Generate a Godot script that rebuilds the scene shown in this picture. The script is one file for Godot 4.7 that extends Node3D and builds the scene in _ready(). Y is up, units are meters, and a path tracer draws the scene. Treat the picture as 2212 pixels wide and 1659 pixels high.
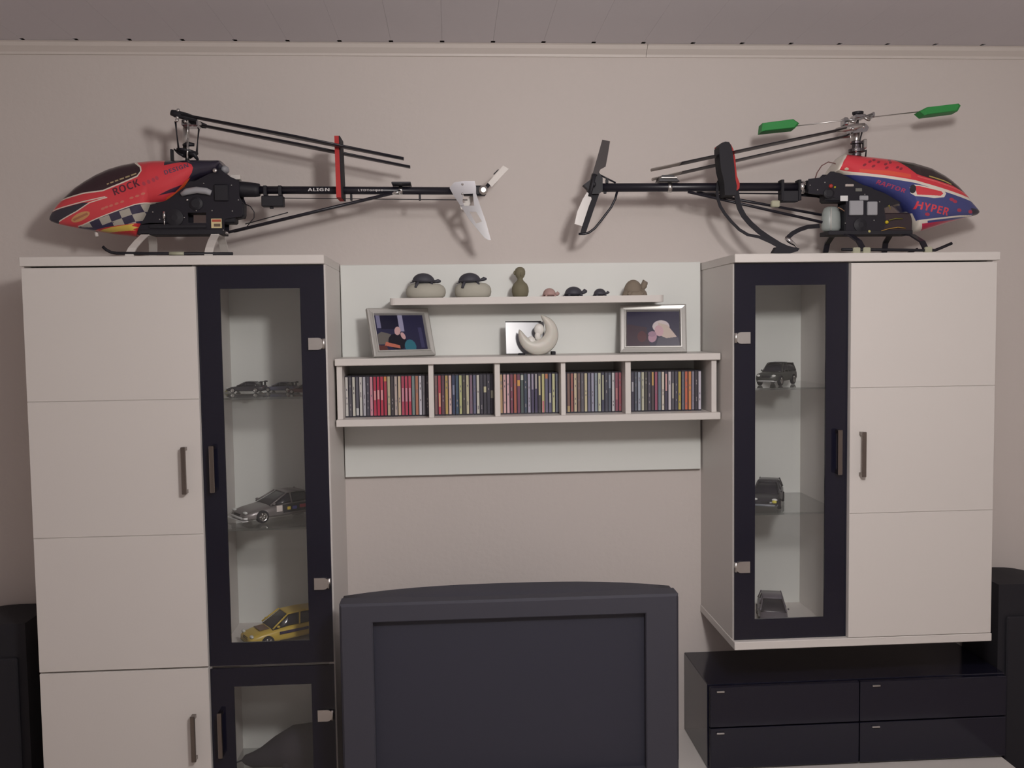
extends Node3D
# A living-room wall: white wall unit, two model helicopters on top, discs, figurines and model cars.
# Units are metres. The back wall is the plane z = 0; the room extends towards +z.

var mats := {}
var used := {}

# ---------------------------------------------------------------- geometry collector
class Geo:
	var st := SurfaceTool.new()
	var xf := Transform3D.IDENTITY
	var uv_from := Vector2.ZERO
	var uv_size := Vector2.ZERO
	func _init():
		st.begin(Mesh.PRIMITIVE_TRIANGLES)
		st.set_smooth_group(-1)
	func smooth(on: bool) -> Geo:
		st.set_smooth_group(0 if on else -1)
		return self
	func vert(p: Vector3):
		if uv_size != Vector2.ZERO:
			st.set_uv(Vector2((p.x - uv_from.x) / uv_size.x, 1.0 - (p.y - uv_from.y) / uv_size.y))
		st.add_vertex(xf * p)
	func tri(a: Vector3, b: Vector3, c: Vector3):   # counter-clockwise seen from outside
		vert(a); vert(c); vert(b)
	func quad(a: Vector3, b: Vector3, c: Vector3, d: Vector3):
		tri(a, b, c); tri(a, c, d)
	# box with chamfered edges
	func box(c: Vector3, s: Vector3, bev := 0.0) -> Geo:
		var h := s * 0.5
		var b: float = min(bev, min(h.x, min(h.y, h.z)) * 0.95)
		if b <= 0.0:
			var p := []
			for i in 8:
				p.append(c + Vector3(h.x if i & 1 else -h.x, h.y if i & 2 else -h.y, h.z if i & 4 else -h.z))
			quad(p[4], p[5], p[7], p[6]); quad(p[1], p[0], p[2], p[3])
			quad(p[5], p[1], p[3], p[7]); quad(p[0], p[4], p[6], p[2])
			quad(p[6], p[7], p[3], p[2]); quad(p[0], p[1], p[5], p[4])
			return self
		var q := {}
		for i in 8:
			var sx := 1.0 if i & 1 else -1.0
			var sy := 1.0 if i & 2 else -1.0
			var sz := 1.0 if i & 4 else -1.0
			q[i * 3] = c + Vector3(sx * h.x, sy * (h.y - b), sz * (h.z - b))
			q[i * 3 + 1] = c + Vector3(sx * (h.x - b), sy * h.y, sz * (h.z - b))
			q[i * 3 + 2] = c + Vector3(sx * (h.x - b), sy * (h.y - b), sz * h.z)
		var hull := []
		for f in [[0, 1, 3, 7, 5], [0, 0, 4, 6, 2], [1, 2, 6, 7, 3], [1, 0, 1, 5, 4], [2, 4, 5, 7, 6], [2, 1, 0, 2, 3]]:
			hull.append([q[f[1] * 3 + f[0]], q[f[2] * 3 + f[0]], q[f[3] * 3 + f[0]], q[f[4] * 3 + f[0]]])
		for e in [[0, 1, 1, 2], [2, 3, 1, 2], [4, 5, 1, 2], [6, 7, 1, 2], [0, 2, 0, 2], [1, 3, 0, 2], [4, 6, 0, 2], [5, 7, 0, 2], [0, 4, 0, 1], [1, 5, 0, 1], [2, 6, 0, 1], [3, 7, 0, 1]]:
			hull.append([q[e[0] * 3 + e[2]], q[e[1] * 3 + e[2]], q[e[1] * 3 + e[3]], q[e[0] * 3 + e[3]]])
		for i in 8:
			hull.append([q[i * 3], q[i * 3 + 1], q[i * 3 + 2]])
		for f in hull:
			var n: Vector3 = (f[1] - f[0]).cross(f[2] - f[0])
			var mid: Vector3 = (f[0] + f[1] + f[2]) / 3.0 - c
			if n.dot(mid) < 0.0:
				f.reverse()
			tri(f[0], f[1], f[2])
			if f.size() == 4:
				tri(f[0], f[2], f[3])
		return self
	# stack of closed rings (same point count), optionally capped
	func loft(rings: Array, cap := true) -> Geo:
		var n: int = rings[0].size()
		# find orientation
		var c0 := Vector3.ZERO
		for p in rings[0]: c0 += p
		c0 /= n
		var c1 := Vector3.ZERO
		for p in rings[-1]: c1 += p
		c1 /= n
		var nn := Vector3.ZERO
		for i in n:
			nn += (rings[0][i] - c0).cross(rings[0][(i + 1) % n] - c0)
		var flip := nn.dot(c1 - c0) < 0.0
		for k in rings.size() - 1:
			for i in n:
				var j := (i + 1) % n
				if flip: quad(rings[k][j], rings[k][i], rings[k + 1][i], rings[k + 1][j])
				else: quad(rings[k][i], rings[k][j], rings[k + 1][j], rings[k + 1][i])
		if cap:
			var ce := Vector3.ZERO
			for p in rings[-1]: ce += p
			ce /= n
			for i in n:
				var j := (i + 1) % n
				if flip:
					tri(c0, rings[0][i], rings[0][j]); tri(ce, rings[-1][j], rings[-1][i])
				else:
					tri(c0, rings[0][j], rings[0][i]); tri(ce, rings[-1][i], rings[-1][j])
		return self
	func tube(pts: Array, r, n := 8) -> Geo:
		var rings := []
		var up := Vector3(0.13, 0.31, 0.94).normalized()
		for i in pts.size():
			var d: Vector3
			if i == 0: d = pts[1] - pts[0]
			elif i == pts.size() - 1: d = pts[i] - pts[i - 1]
			else: d = (pts[i + 1] - pts[i]).normalized() + (pts[i] - pts[i - 1]).normalized()
			d = d.normalized()
			if absf(d.dot(up)) > 0.98: up = Vector3(0.9, 0.3, 0.1).normalized()
			var a := (up - d * up.dot(d)).normalized()
			var b := d.cross(a)
			up = a
			var rr: float = r[i] if r is Array else r
			var ring := []
			for k in n:
				var t := TAU * k / n
				ring.append(pts[i] + a * cos(t) * rr + b * sin(t) * rr)
			rings.append(ring)
		st.set_smooth_group(0)
		loft(rings)
		st.set_smooth_group(-1)
		return self
	# profile of (radius, height) spun round the local y axis of t
	func lathe(prof: Array, n := 20, t := Transform3D.IDENTITY) -> Geo:
		var rings := []
		for p in prof:
			var ring := []
			for k in n:
				var a := TAU * k / n
				ring.append(t * Vector3(cos(a) * p.x, p.y, sin(a) * p.x))
			rings.append(ring)
		loft(rings)
		return self
	func ellipsoid(c: Vector3, r: Vector3, n := 16, y0 := -1.0, y1 := 1.0, bas := Basis.IDENTITY) -> Geo:
		var rings := []
		var m := n / 2
		for i in m + 1:
			var t: float = lerp(asin(y0), asin(y1), float(i) / m)
			var ring := []
			for k in n:
				var a := TAU * k / n
				ring.append(c + bas * Vector3(max(cos(t), 0.001) * cos(a) * r.x, sin(t) * r.y, max(cos(t), 0.001) * sin(a) * r.z))
			rings.append(ring)
		st.set_smooth_group(0)
		loft(rings)
		st.set_smooth_group(-1)
		return self
	# flat outline in x,y given thickness from z0 to z1
	func prism(poly: Array, z0: float, z1: float) -> Geo:
		var p := PackedVector2Array(poly)
		var area := 0.0
		for i in p.size():
			area += p[i].cross(p[(i + 1) % p.size()])
		if area < 0.0: p.reverse()
		var idx := Geometry2D.triangulate_polygon(p)
		for k in range(0, idx.size(), 3):
			var a := p[idx[k]]; var b := p[idx[k + 1]]; var c := p[idx[k + 2]]
			if (b - a).cross(c - a) < 0.0:
				var s := b; b = c; c = s
			tri(Vector3(a.x, a.y, z1), Vector3(b.x, b.y, z1), Vector3(c.x, c.y, z1))
			tri(Vector3(a.x, a.y, z0), Vector3(c.x, c.y, z0), Vector3(b.x, b.y, z0))
		for i in p.size():
			var a := p[i]; var b := p[(i + 1) % p.size()]
			quad(Vector3(a.x, a.y, z0), Vector3(b.x, b.y, z0), Vector3(b.x, b.y, z1), Vector3(a.x, a.y, z1))
		return self
	# flat band following a path, width lies in the x,y plane
	func strap(pts: Array, w: float, th: float) -> Geo:
		var rings := []
		for i in pts.size():
			var d: Vector3 = pts[min(i + 1, pts.size() - 1)] - pts[max(i - 1, 0)]
			var s := Vector3(-d.y, d.x, 0).normalized() * w * 0.5
			var z := Vector3(0, 0, th * 0.5)
			rings.append([pts[i] - s - z, pts[i] + s - z, pts[i] + s + z, pts[i] - s + z])
		loft(rings)
		return self
	func done() -> ArrayMesh:
		st.generate_normals()
		return st.commit()

# ---------------------------------------------------------------- naming and tagging
func numbered(n: String) -> String:
	if not used.has(n):
		used[n] = 0
		return n
	used[n] += 1
	return "%s_%03d" % [n, used[n]]

func meta(o, label := "", category := "", group := "", kind := ""):
	if label != "": o.set_meta("label", label)
	if category != "": o.set_meta("category", category)
	if group != "": o.set_meta("group", group)
	if kind != "": o.set_meta("kind", kind)
	return o

func thing(called: String, label: String, category: String, at: Vector3, turn := 0.0, group := "") -> Node3D:
	var o := Node3D.new()
	o.name = numbered(called)
	add_child(o)
	o.position = at
	o.rotation.y = turn
	meta(o, label, category, group)
	return o

func part(called: String, g, m: Material, parent: Node, label := "") -> MeshInstance3D:
	var o := MeshInstance3D.new()
	o.name = called
	o.mesh = g if g is Mesh else g.done()
	o.material_override = m
	o.cast_shadow = GeometryInstance3D.SHADOW_CASTING_SETTING_ON
	parent.add_child(o, true)
	if label != "": o.set_meta("label", label)
	return o

func struct(called: String, g, m: Material, label: String) -> MeshInstance3D:
	var o := part(called, g, m, self)
	meta(o, label, called.split("_")[0], "", "structure")
	return o

func box(c: Vector3, s: Vector3, bev := 0.0) -> Geo:
	return Geo.new().box(c, s, bev)

# box from two corners in x,y and a z range
func span(a: Vector2, b: Vector2, z0: float, z1: float, bev := 0.002) -> Geo:
	return Geo.new().box(Vector3((a.x + b.x) / 2, (a.y + b.y) / 2, (z0 + z1) / 2), Vector3(absf(b.x - a.x), absf(b.y - a.y), z1 - z0), bev)

# cylinder between two points, axis free
func rod(a: Vector3, b: Vector3, r, n := 10) -> Geo:
	return Geo.new().tube([a, b], r, n)

func mat(key: String, c: Color, rough := 0.6, metal := 0.0) -> StandardMaterial3D:
	if mats.has(key): return mats[key]
	var m := StandardMaterial3D.new()
	m.albedo_color = c
	m.roughness = rough
	m.metallic = metal
	m.metallic_specular = 0.5
	m.cull_mode = BaseMaterial3D.CULL_DISABLED
	mats[key] = m
	return m

func hexmat(hex: String, rough := 0.5, metal := 0.0) -> StandardMaterial3D:
	return mat("%s_%s_%s" % [hex, rough, metal], Color.html(hex), rough, metal)

func grain(m: StandardMaterial3D, seed_no: int, scale: float, depth: float, freq := 0.02) -> StandardMaterial3D:
	var n := FastNoiseLite.new()
	n.seed = seed_no
	n.frequency = freq
	n.fractal_octaves = 4
	var t := NoiseTexture2D.new()
	t.width = 256; t.height = 256
	t.seamless = true
	t.noise = n
	t.as_normal_map = true
	t.bump_strength = depth
	m.normal_enabled = true
	m.normal_texture = t
	m.normal_scale = 0.5
	m.uv1_triplanar = true
	m.uv1_world_triplanar = true
	m.uv1_scale = Vector3.ONE * scale
	return m

# ---------------------------------------------------------------- painting flat print into images
class Paint:
	var img: Image
	var from: Vector2
	var size: Vector2
	func _init(a: Vector2, b: Vector2, w: int, h: int, base: Color):
		from = Vector2(min(a.x, b.x), min(a.y, b.y))
		size = (b - a).abs()
		img = Image.create(w, h, true, Image.FORMAT_RGBA8)
		img.fill(base)
	func px(p: Vector2) -> Vector2:
		return Vector2((p.x - from.x) / size.x * img.get_width(), (1.0 - (p.y - from.y) / size.y) * img.get_height())
	func poly(pts: Array, c: Color):
		var q := PackedVector2Array()
		for p in pts: q.append(px(p))
		raw(q, c)
	func raw(q: PackedVector2Array, c: Color):
		var y0 := 1e9; var y1 := -1e9
		for p in q:
			y0 = min(y0, p.y); y1 = max(y1, p.y)
		for y in range(max(0, int(floor(y0))), min(img.get_height() - 1, int(ceil(y1))) + 1):
			var xs := []
			var yy := y + 0.5
			for i in q.size():
				var a := q[i]; var b := q[(i + 1) % q.size()]
				if (a.y <= yy) != (b.y <= yy):
					xs.append(a.x + (yy - a.y) / (b.y - a.y) * (b.x - a.x))
			xs.sort()
			for k in range(0, xs.size() - 1, 2):
				var xa: int = max(0, int(round(xs[k])))
				var xb: int = min(img.get_width(), int(round(xs[k + 1])))
				if xb > xa: img.fill_rect(Rect2i(xa, y, xb - xa, 1), c)
	func line(pts: Array, w: float, c: Color):
		for i in pts.size() - 1:
			var d: Vector2 = (pts[i + 1] - pts[i]).normalized()
			var s := Vector2(-d.y, d.x) * w * 0.5
			var e := d * w * 0.3
			poly([pts[i] - s - e, pts[i] + s - e, pts[i + 1] + s + e, pts[i + 1] - s + e], c)
	func oval(c: Vector2, rx: float, ry: float, turn: float, col: Color):
		var q := []
		for i in 24:
			q.append(c + Vector2(cos(TAU * i / 24) * rx, sin(TAU * i / 24) * ry).rotated(turn))
		poly(q, col)
	# lettering set from point a towards b, cap height h
	func words(text: String, a: Vector2, b: Vector2, h: float, col: Color, mirror := false):
		var tm := TextMesh.new()
		var f := SystemFont.new()
		f.font_names = PackedStringArray(["Droid Sans"])
		f.font_weight = 700
		tm.font = f
		tm.font_size = 64
		tm.pixel_size = 0.01
		tm.depth = 0.0
		tm.text = text
		var arr := tm.surface_get_arrays(0)
		var vs: PackedVector3Array = arr[Mesh.ARRAY_VERTEX]
		var ix: PackedInt32Array = arr[Mesh.ARRAY_INDEX] if arr[Mesh.ARRAY_INDEX] != null else PackedInt32Array()
		if ix.is_empty():
			for i in vs.size(): ix.append(i)
		var lo := Vector2(1e9, 1e9); var hi := Vector2(-1e9, -1e9)
		for v in vs:
			lo = lo.min(Vector2(v.x, v.y)); hi = hi.max(Vector2(v.x, v.y))
		var d := b - a
		var nrm := Vector2(-d.y, d.x).normalized() * h
		for k in range(0, ix.size(), 3):
			var q := PackedVector2Array()
			for e in 3:
				var v := vs[ix[k + e]]
				var u := (v.x - lo.x) / (hi.x - lo.x)
				if mirror: u = 1.0 - u
				q.append(px(a + d * u + nrm * ((v.y - lo.y) / (hi.y - lo.y))))
			raw(q, col)
	func material(rough: float, coat := 0.0) -> StandardMaterial3D:
		img.generate_mipmaps()
		var m := StandardMaterial3D.new()
		m.albedo_texture = ImageTexture.create_from_image(img)
		m.roughness = rough
		m.cull_mode = BaseMaterial3D.CULL_DISABLED
		if coat > 0.0:
			m.clearcoat_enabled = true
			m.clearcoat = coat
			m.clearcoat_roughness = 0.15
		return m

# ================================================================ scene
func _ready():
	camera_and_light()
	make_materials()
	room()
	wall_units()
	television_and_bench()
	disc_rack()
	shelf_things()
	helicopter_red()
	helicopter_blue()
	cabinet_contents()

func camera_and_light():
	var cam := Camera3D.new()
	cam.name = "camera"
	add_child(cam)
	cam.fov = 45.05
	cam.near = 0.05
	cam.basis = Basis(Vector3(0.997797, -0.013787, 0.064888), Vector3(0.017656, 0.998076, -0.059442), Vector3(-0.063944, 0.060456, 0.996121))
	cam.position = Vector3(0, 1.62, 2.95)
	cam.current = true
	var we := WorldEnvironment.new()
	we.name = "environment"
	var env := Environment.new()
	env.background_mode = Environment.BG_COLOR
	env.background_color = Color(0, 0, 0)
	env.tonemap_mode = Environment.TONE_MAPPER_LINEAR
	env.tonemap_exposure = 0.475
	env.sdfgi_enabled = true
	env.ssao_enabled = true
	env.ssil_enabled = true
	we.environment = env
	add_child(we)
	# the room's pendant lamp hangs in front of the wall unit, above and right of the camera
	pendant_lamp(Vector3(0.5, 2.2, 2.3))

func pendant_lamp(p: Vector3):
	var t := thing("pendant_lamp", "round white glass pendant lamp hanging from the ceiling", "lamp", p)
	var glow := mat("lamp_glow", Color(1, 0.96, 0.9), 0.4)
	glow.emission_enabled = true
	glow.emission = Color(1, 0.96, 0.93)
	glow.emission_energy_multiplier = 4.0
	part("glass_globe", Geo.new().ellipsoid(Vector3.ZERO, Vector3.ONE * 0.115, 24), glow, t)
	part("cord", rod(Vector3(0, 0.12, 0), Vector3(0, 0.285, 0), 0.003), mat("cord", Color(0.85, 0.85, 0.85), 0.5), t)
	part("cap", Geo.new().lathe([Vector2(0.001, 0.14), Vector2(0.02, 0.138), Vector2(0.03, 0.108), Vector2(0.001, 0.108)]), mat("cord", Color(0.85, 0.85, 0.85)), t)
	part("ceiling_rose", Geo.new().lathe([Vector2(0.001, 0.298), Vector2(0.05, 0.298), Vector2(0.03, 0.275), Vector2(0.001, 0.275)]), mat("cord", Color(0.85, 0.85, 0.85)), t)
	var l := OmniLight3D.new()
	l.name = "bulb_light"
	l.light_color = Color(1, 0.98, 0.965)
	l.light_energy = 4.0
	l.light_size = 0.105
	l.omni_range = 12.0
	l.omni_attenuation = 2.0
	l.shadow_enabled = true
	t.add_child(l)

func make_materials():
	grain(mat("wall", Color(0.813, 0.782, 0.765), 0.9), 3, 6.0, 1.5)
	grain(mat("ceiling", Color(0.83, 0.815, 0.835), 0.8), 5, 4.0, 0.6)
	mat("white", Color(0.835, 0.816, 0.80), 0.45)
	mat("panel_white", Color(0.885, 0.895, 0.88), 0.5)
	mat("trim", Color(0.82, 0.79, 0.77), 0.45)
	mat("black_gloss", Color(0.10, 0.10, 0.155), 0.12)
	mat("handle_metal", Color(0.55, 0.52, 0.50), 0.22, 1.0)
	mat("black", Color(0.095, 0.092, 0.125), 0.6)
	mat("black_matte", Color(0.11, 0.106, 0.135), 0.75)
	mat("chrome", Color(0.86, 0.86, 0.86), 0.16, 1.0)
	mat("satin", Color(0.80, 0.79, 0.78), 0.32, 1.0)
	mat("steel", Color(0.72, 0.72, 0.73), 0.17, 1.0)
	mat("carbon", Color(0.105, 0.10, 0.14), 0.35)
	mat("plastic_white", Color(0.84, 0.82, 0.80), 0.45)
	mat("grey_part", Color(0.62, 0.62, 0.64), 0.5)
	var g := mat("pane", Color(0.45, 0.50, 0.48, 0.02), 0.02)
	g.transparency = BaseMaterial3D.TRANSPARENCY_ALPHA
	var s := mat("shelf_glass", Color(0.20, 0.27, 0.26, 0.17), 0.03)
	s.transparency = BaseMaterial3D.TRANSPARENCY_ALPHA
	mat("polished", Color(0.74, 0.74, 0.75), 0.12, 1.0)
	mat("frame_silver", Color(0.72, 0.715, 0.70), 0.35, 0.35)
	var k := mat("tank", Color(0.66, 0.69, 0.68, 0.8), 0.35)
	k.transparency = BaseMaterial3D.TRANSPARENCY_ALPHA
	var cf := mat("clear_fitting", Color(0.78, 0.78, 0.68, 0.7), 0.3)
	cf.transparency = BaseMaterial3D.TRANSPARENCY_ALPHA

# ---------------------------------------------------------------- room shell
func room():
	var w: Material = mats.wall
	struct("wall_back", box(Vector3(0.25, 1.25, -0.05), Vector3(4.9, 2.7, 0.1)), w, "plain beige wall behind the white wall unit")
	struct("wall_left", box(Vector3(-2.15, 1.25, 2.35), Vector3(0.1, 2.7, 4.7)), w, "plain beige side wall on the left, out of view")
	struct("wall_right", box(Vector3(2.65, 1.25, 2.35), Vector3(0.1, 2.7, 4.7)), w, "plain beige side wall on the right, out of view")
	struct("wall_front", box(Vector3(0.25, 1.25, 4.75), Vector3(4.9, 2.7, 0.1)), mat("far_wall", Color(0.82, 0.80, 0.79), 0.9), "brown wall behind the viewer, out of view")
	struct("floor", box(Vector3(0.25, -0.05, 2.35), Vector3(4.9, 0.1, 4.9)), mat("floor", Color(0.66, 0.62, 0.59), 0.5), "brown floor below the wall unit, out of view")
	# ceiling of narrow boards that run towards the wall, with shallow grooves between them
	var root := Node3D.new()
	root.name = "ceiling"
	add_child(root)
	meta(root, "pale ceiling of narrow boards with small gaps at the wall", "ceiling", "", "structure")
	part("backing", box(Vector3(0.25, 2.58, 2.35), Vector3(4.9, 0.1, 4.9)), mats.ceiling, root)
	var pitch := 0.1563
	var hw := pitch / 2 - 0.0002
	var bg := Geo.new()
	bg.xf = Transform3D(Basis(Vector3.RIGHT, Vector3(0, 0, 1), Vector3(0, -1, 0)), Vector3.ZERO)
	bg.prism([Vector2(-hw + 0.0065, 0.001), Vector2(-hw + 0.0065, 0.052), Vector2(-hw, 0.052), Vector2(-hw, 4.69), Vector2(hw, 4.69), Vector2(hw, 0.052), Vector2(hw - 0.0065, 0.052), Vector2(hw - 0.0065, 0.001)], 0.0, 0.006)
	var board := bg.done()
	for i in range(-5, 25):
		var x := -1.2641 + pitch * i + pitch / 2
		if x < -2.02 or x > 2.56: continue
		var o := part("ceiling_board", board, mats.ceiling, root)
		o.position = Vector3(x, 2.506, 0)
	# hollow cove strips in two lengths
	var prof := [Vector2(0.036, 2.4995), Vector2(0.030, 2.4965), Vector2(0.024, 2.487), Vector2(0.008, 2.474), Vector2(0.006, 2.467), Vector2(0.0, 2.467), Vector2(0.0, 2.472), Vector2(0.004, 2.475), Vector2(0.020, 2.490), Vector2(0.028, 2.4995)]
	var cuts := [-2.1, 0.6265, 0.6275, 2.6]
	for i in 2:
		var rings := []
		for x in [cuts[i * 2], cuts[i * 2 + 1]]:
			var ring := []
			for p in prof: ring.append(Vector3(x, p.y, p.x))
			rings.append(ring)
		struct("trim_%d" % (i + 1), Geo.new().loft(rings), mats.trim, ["pale cove strip between wall and ceiling, left length up to the joint", "pale cove strip between wall and ceiling, right length after the joint"][i])

# ---------------------------------------------------------------- cabinets
func bar_handle(x: float, y: float, z: float, h: float, parent: Node3D, m: Material):
	var g := Geo.new()
	g.box(Vector3(x, y, z + 0.022), Vector3(0.013, h, 0.008), 0.0015)
	g.box(Vector3(x, y + h / 2 - 0.006, z + 0.009), Vector3(0.011, 0.010, 0.02))
	g.box(Vector3(x, y - h / 2 + 0.006, z + 0.009), Vector3(0.011, 0.010, 0.02))
	return part("handle", g, m, parent, "silver bar handle")

func glass_hinge(x: float, y: float, z: float, dir: float, parent: Node3D):
	# dir = +1: the round end points right
	var pts := [Vector2(-0.021, -0.0165), Vector2(-0.021, 0.0165), Vector2(0.004, 0.0165)]
	for i in 9:
		var a := PI / 2 - PI * i / 8
		pts.append(Vector2(0.006 + cos(a) * 0.0145, sin(a) * 0.0165))
	pts.append(Vector2(0.004, -0.0165))
	var q := []
	for p in pts: q.append(Vector2(x + p.x * dir, y + p.y))
	var g := Geo.new().prism(q, z, z + 0.006)
	g.tube([Vector3(x + 0.02 * dir, y - 0.014, z + 0.002), Vector3(x + 0.02 * dir, y + 0.014, z + 0.002)], 0.005, 10)
	part("hinge", g, mats.satin, parent, "silver glass-door hinge")

func glass_door(parent: Node3D, x0: float, x1: float, y0: float, y1: float, ox0: float, ox1: float, oy0: float, oy1: float, z: float) -> Node3D:
	var d := Node3D.new()
	d.name = "glass_door"
	parent.add_child(d, true)
	var g := Geo.new()
	var th := 0.006
	g.box(Vector3((x0 + ox0) / 2, (y0 + y1) / 2, z - th / 2), Vector3(ox0 - x0, y1 - y0, th))
	g.box(Vector3((x1 + ox1) / 2, (y0 + y1) / 2, z - th / 2), Vector3(x1 - ox1, y1 - y0, th))
	g.box(Vector3((ox0 + ox1) / 2, (y1 + oy1) / 2, z - th / 2), Vector3(ox1 - ox0, y1 - oy1, th))
	g.box(Vector3((ox0 + ox1) / 2, (y0 + oy0) / 2, z - th / 2), Vector3(ox1 - ox0, oy0 - y0, th))
	part("border", g, mats.black_gloss, d, "glossy black border of the glass door")
	part("pane", box(Vector3((ox0 + ox1) / 2, (oy0 + oy1) / 2, z - th / 2), Vector3(ox1 - ox0, oy1 - oy0, 0.004)), mats.pane, d, "clear glass pane")
	return d

func white_door(parent: Node3D, x0: float, x1: float, cuts: Array, z: float) -> Node3D:
	var d := Node3D.new()
	d.name = "door"
	parent.add_child(d, true)
	part("door_core", box(Vector3((x0 + x1) / 2, (cuts[0] + cuts[-1]) / 2, z - 0.0115), Vector3(x1 - x0, absf(cuts[0] - cuts[-1]), 0.018)), mats.white, d)
	for i in cuts.size() - 1:
		part("panel", box(Vector3((x0 + x1) / 2, (cuts[i] + cuts[i + 1]) / 2, z - 0.00125), Vector3(x1 - x0, absf(cuts[i] - cuts[i + 1]) - 0.0022, 0.0025), 0.0008), mats.white, d)
	return d

func wall_units():
	# ---- tall left cabinet
	var t := thing("display_cabinet", "tall white cabinet with black-framed glass doors, under the red helicopter", "cabinet", Vector3(-0.75, 0, 0))
	t.position = Vector3.ZERO
	var w: Material = mats.white
	part("top_board", span(Vector2(-1.156, 1.803), Vector2(-0.346, 1.828), 0.0, 0.37, 0.0015), w, t)
	part("plinth", span(Vector2(-1.15, 0.0), Vector2(-0.35, 0.07), 0.02, 0.33), w, t)
	part("base_board", span(Vector2(-1.154, 0.07), Vector2(-0.346, 0.095), 0.0, 0.345), w, t)
	part("side_panel", span(Vector2(-1.154, 0.095), Vector2(-1.136, 1.803), 0.0, 0.345, 0.001), w, t)
	part("side_panel", span(Vector2(-0.364, 0.095), Vector2(-0.346, 1.803), 0.0, 0.345, 0.001), w, t)
	part("partition", span(Vector2(-0.708, 0.095), Vector2(-0.690, 1.803), 0.008, 0.345, 0.001), w, t)
	part("back_panel", span(Vector2(-1.136, 0.095), Vector2(-0.364, 1.803), 0.002, 0.008, 0), mats.panel_white, t)
	part("inner_board", span(Vector2(-0.690, 0.678), Vector2(-0.364, 0.696), 0.008, 0.343, 0.001), w, t)
	part("glass_shelf", span(Vector2(-0.6895, 1.430), Vector2(-0.3645, 1.436), 0.012, 0.328, 0), mats.shelf_glass, t)
	part("glass_shelf", span(Vector2(-0.6895, 1.060), Vector2(-0.3645, 1.066), 0.012, 0.328, 0), mats.shelf_glass, t)
	part("glass_shelf", span(Vector2(-0.6895, 0.283), Vector2(-0.3645, 0.289), 0.012, 0.328, 0), mats.shelf_glass, t)
	var d := white_door(t, -1.151, -0.6945, [0.6885, 1.0625, 1.4365, 1.7985], 0.370)
	bar_handle(-0.7365, 1.243, 0.368, 0.130, d, mats.handle_metal)
	d = white_door(t, -1.151, -0.6945, [0.10, 0.392, 0.6845], 0.370)
	bar_handle(-0.7365, 0.492, 0.368, 0.130, d, mats.handle_metal)
	d = glass_door(t, -0.6935, -0.3500, 0.6835, 1.8010, -0.633, -0.416, 0.748, 1.738, 0.353)
	bar_handle(-0.6645, 1.243, 0.353, 0.130, d, mats.handle_metal)
	glass_hinge(-0.375, 1.5835, 0.353, 1, d)
	glass_hinge(-0.377, 0.9100, 0.353, 1, d)
	d = glass_door(t, -0.6935, -0.3500, 0.105, 0.6755, -0.630, -0.414, 0.17, 0.6225, 0.353)
	bar_handle(-0.6665, 0.492, 0.353, 0.130, d, mats.handle_metal)
	glass_hinge(-0.377, 0.5305, 0.353, 1, d)
	glass_hinge(-0.377, 0.25, 0.353, 1, d)
	# ---- hanging right cabinet
	t = thing("wall_cabinet", "white hanging cabinet with one black-framed glass door, under the blue helicopter", "cabinet", Vector3.ZERO)
	part("top_board", span(Vector2(0.800, 1.7955), Vector2(1.577, 1.8195), 0.0, 0.37, 0.0015), w, t)
	part("bottom_board", span(Vector2(0.800, 0.680), Vector2(1.571, 0.7035), 0.0, 0.37, 0.0015), w, t)
	part("side_panel", span(Vector2(0.802, 0.7035), Vector2(0.820, 1.7955), 0.0, 0.345, 0.001), w, t)
	part("side_panel", span(Vector2(1.551, 0.7035), Vector2(1.569, 1.7955), 0.0, 0.345, 0.001), w, t)
	part("partition", span(Vector2(1.130, 0.7035), Vector2(1.148, 1.7955), 0.008, 0.345, 0.001), w, t)
	part("back_panel", span(Vector2(0.820, 0.7035), Vector2(1.551, 1.7955), 0.002, 0.008, 0), mats.panel_white, t)
	part("glass_shelf", span(Vector2(0.8205, 1.430), Vector2(1.1295, 1.436), 0.012, 0.328, 0), mats.shelf_glass, t)
	part("glass_shelf", span(Vector2(0.8205, 1.064), Vector2(1.1295, 1.070), 0.012, 0.328, 0), mats.shelf_glass, t)
	d = white_door(t, 1.1375, 1.5675, [0.7045, 1.0700, 1.4340, 1.7910], 0.370)
	bar_handle(1.170, 1.2445, 0.368, 0.130, d, mats.handle_metal)
	d = glass_door(t, 0.8045, 1.1365, 0.7050, 1.7940, 0.865, 1.0715, 0.764, 1.7315, 0.353)
	bar_handle(1.106, 1.2505, 0.353, 0.130, d, mats.handle_metal)
	glass_hinge(0.828, 1.5825, 0.353, -1, d)
	glass_hinge(0.828, 0.9200, 0.353, -1, d)
	# ---- white back panel between the cabinets
	var bp := part("back_panel_board", span(Vector2(-0.3435, 1.156), Vector2(0.7965, 1.8225), 0.0, 0.02, 0.0015), mats.panel_white, self)
	meta(bp, "flat white board fixed to the wall between the two cabinets", "panel")
	# ---- short shelf with rounded ends
	var pts := []
	for i in 5:
		var a := PI / 2 * i / 4
		pts.append(Vector2(0.633 + sin(a) * 0.014, -(0.146 + cos(a) * 0.014)))
	pts.reverse()
	for i in 5:
		var a := PI / 2 * i / 4
		pts.append(Vector2(-0.169 - sin(a) * 0.014, -(0.146 + cos(a) * 0.014)))
	pts.append(Vector2(-0.183, -0.021)); pts.append(Vector2(0.647, -0.021))
	var g := Geo.new()
	g.xf = Transform3D(Basis(Vector3.RIGHT, Vector3(0, 0, -1), Vector3(0, 1, 0)), Vector3.ZERO)
	g.prism(pts, 1.693, 1.7135)
	meta(part("wall_shelf", g, mats.white, self), "narrow white shelf carrying the row of turtle figurines", "shelf")

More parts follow.
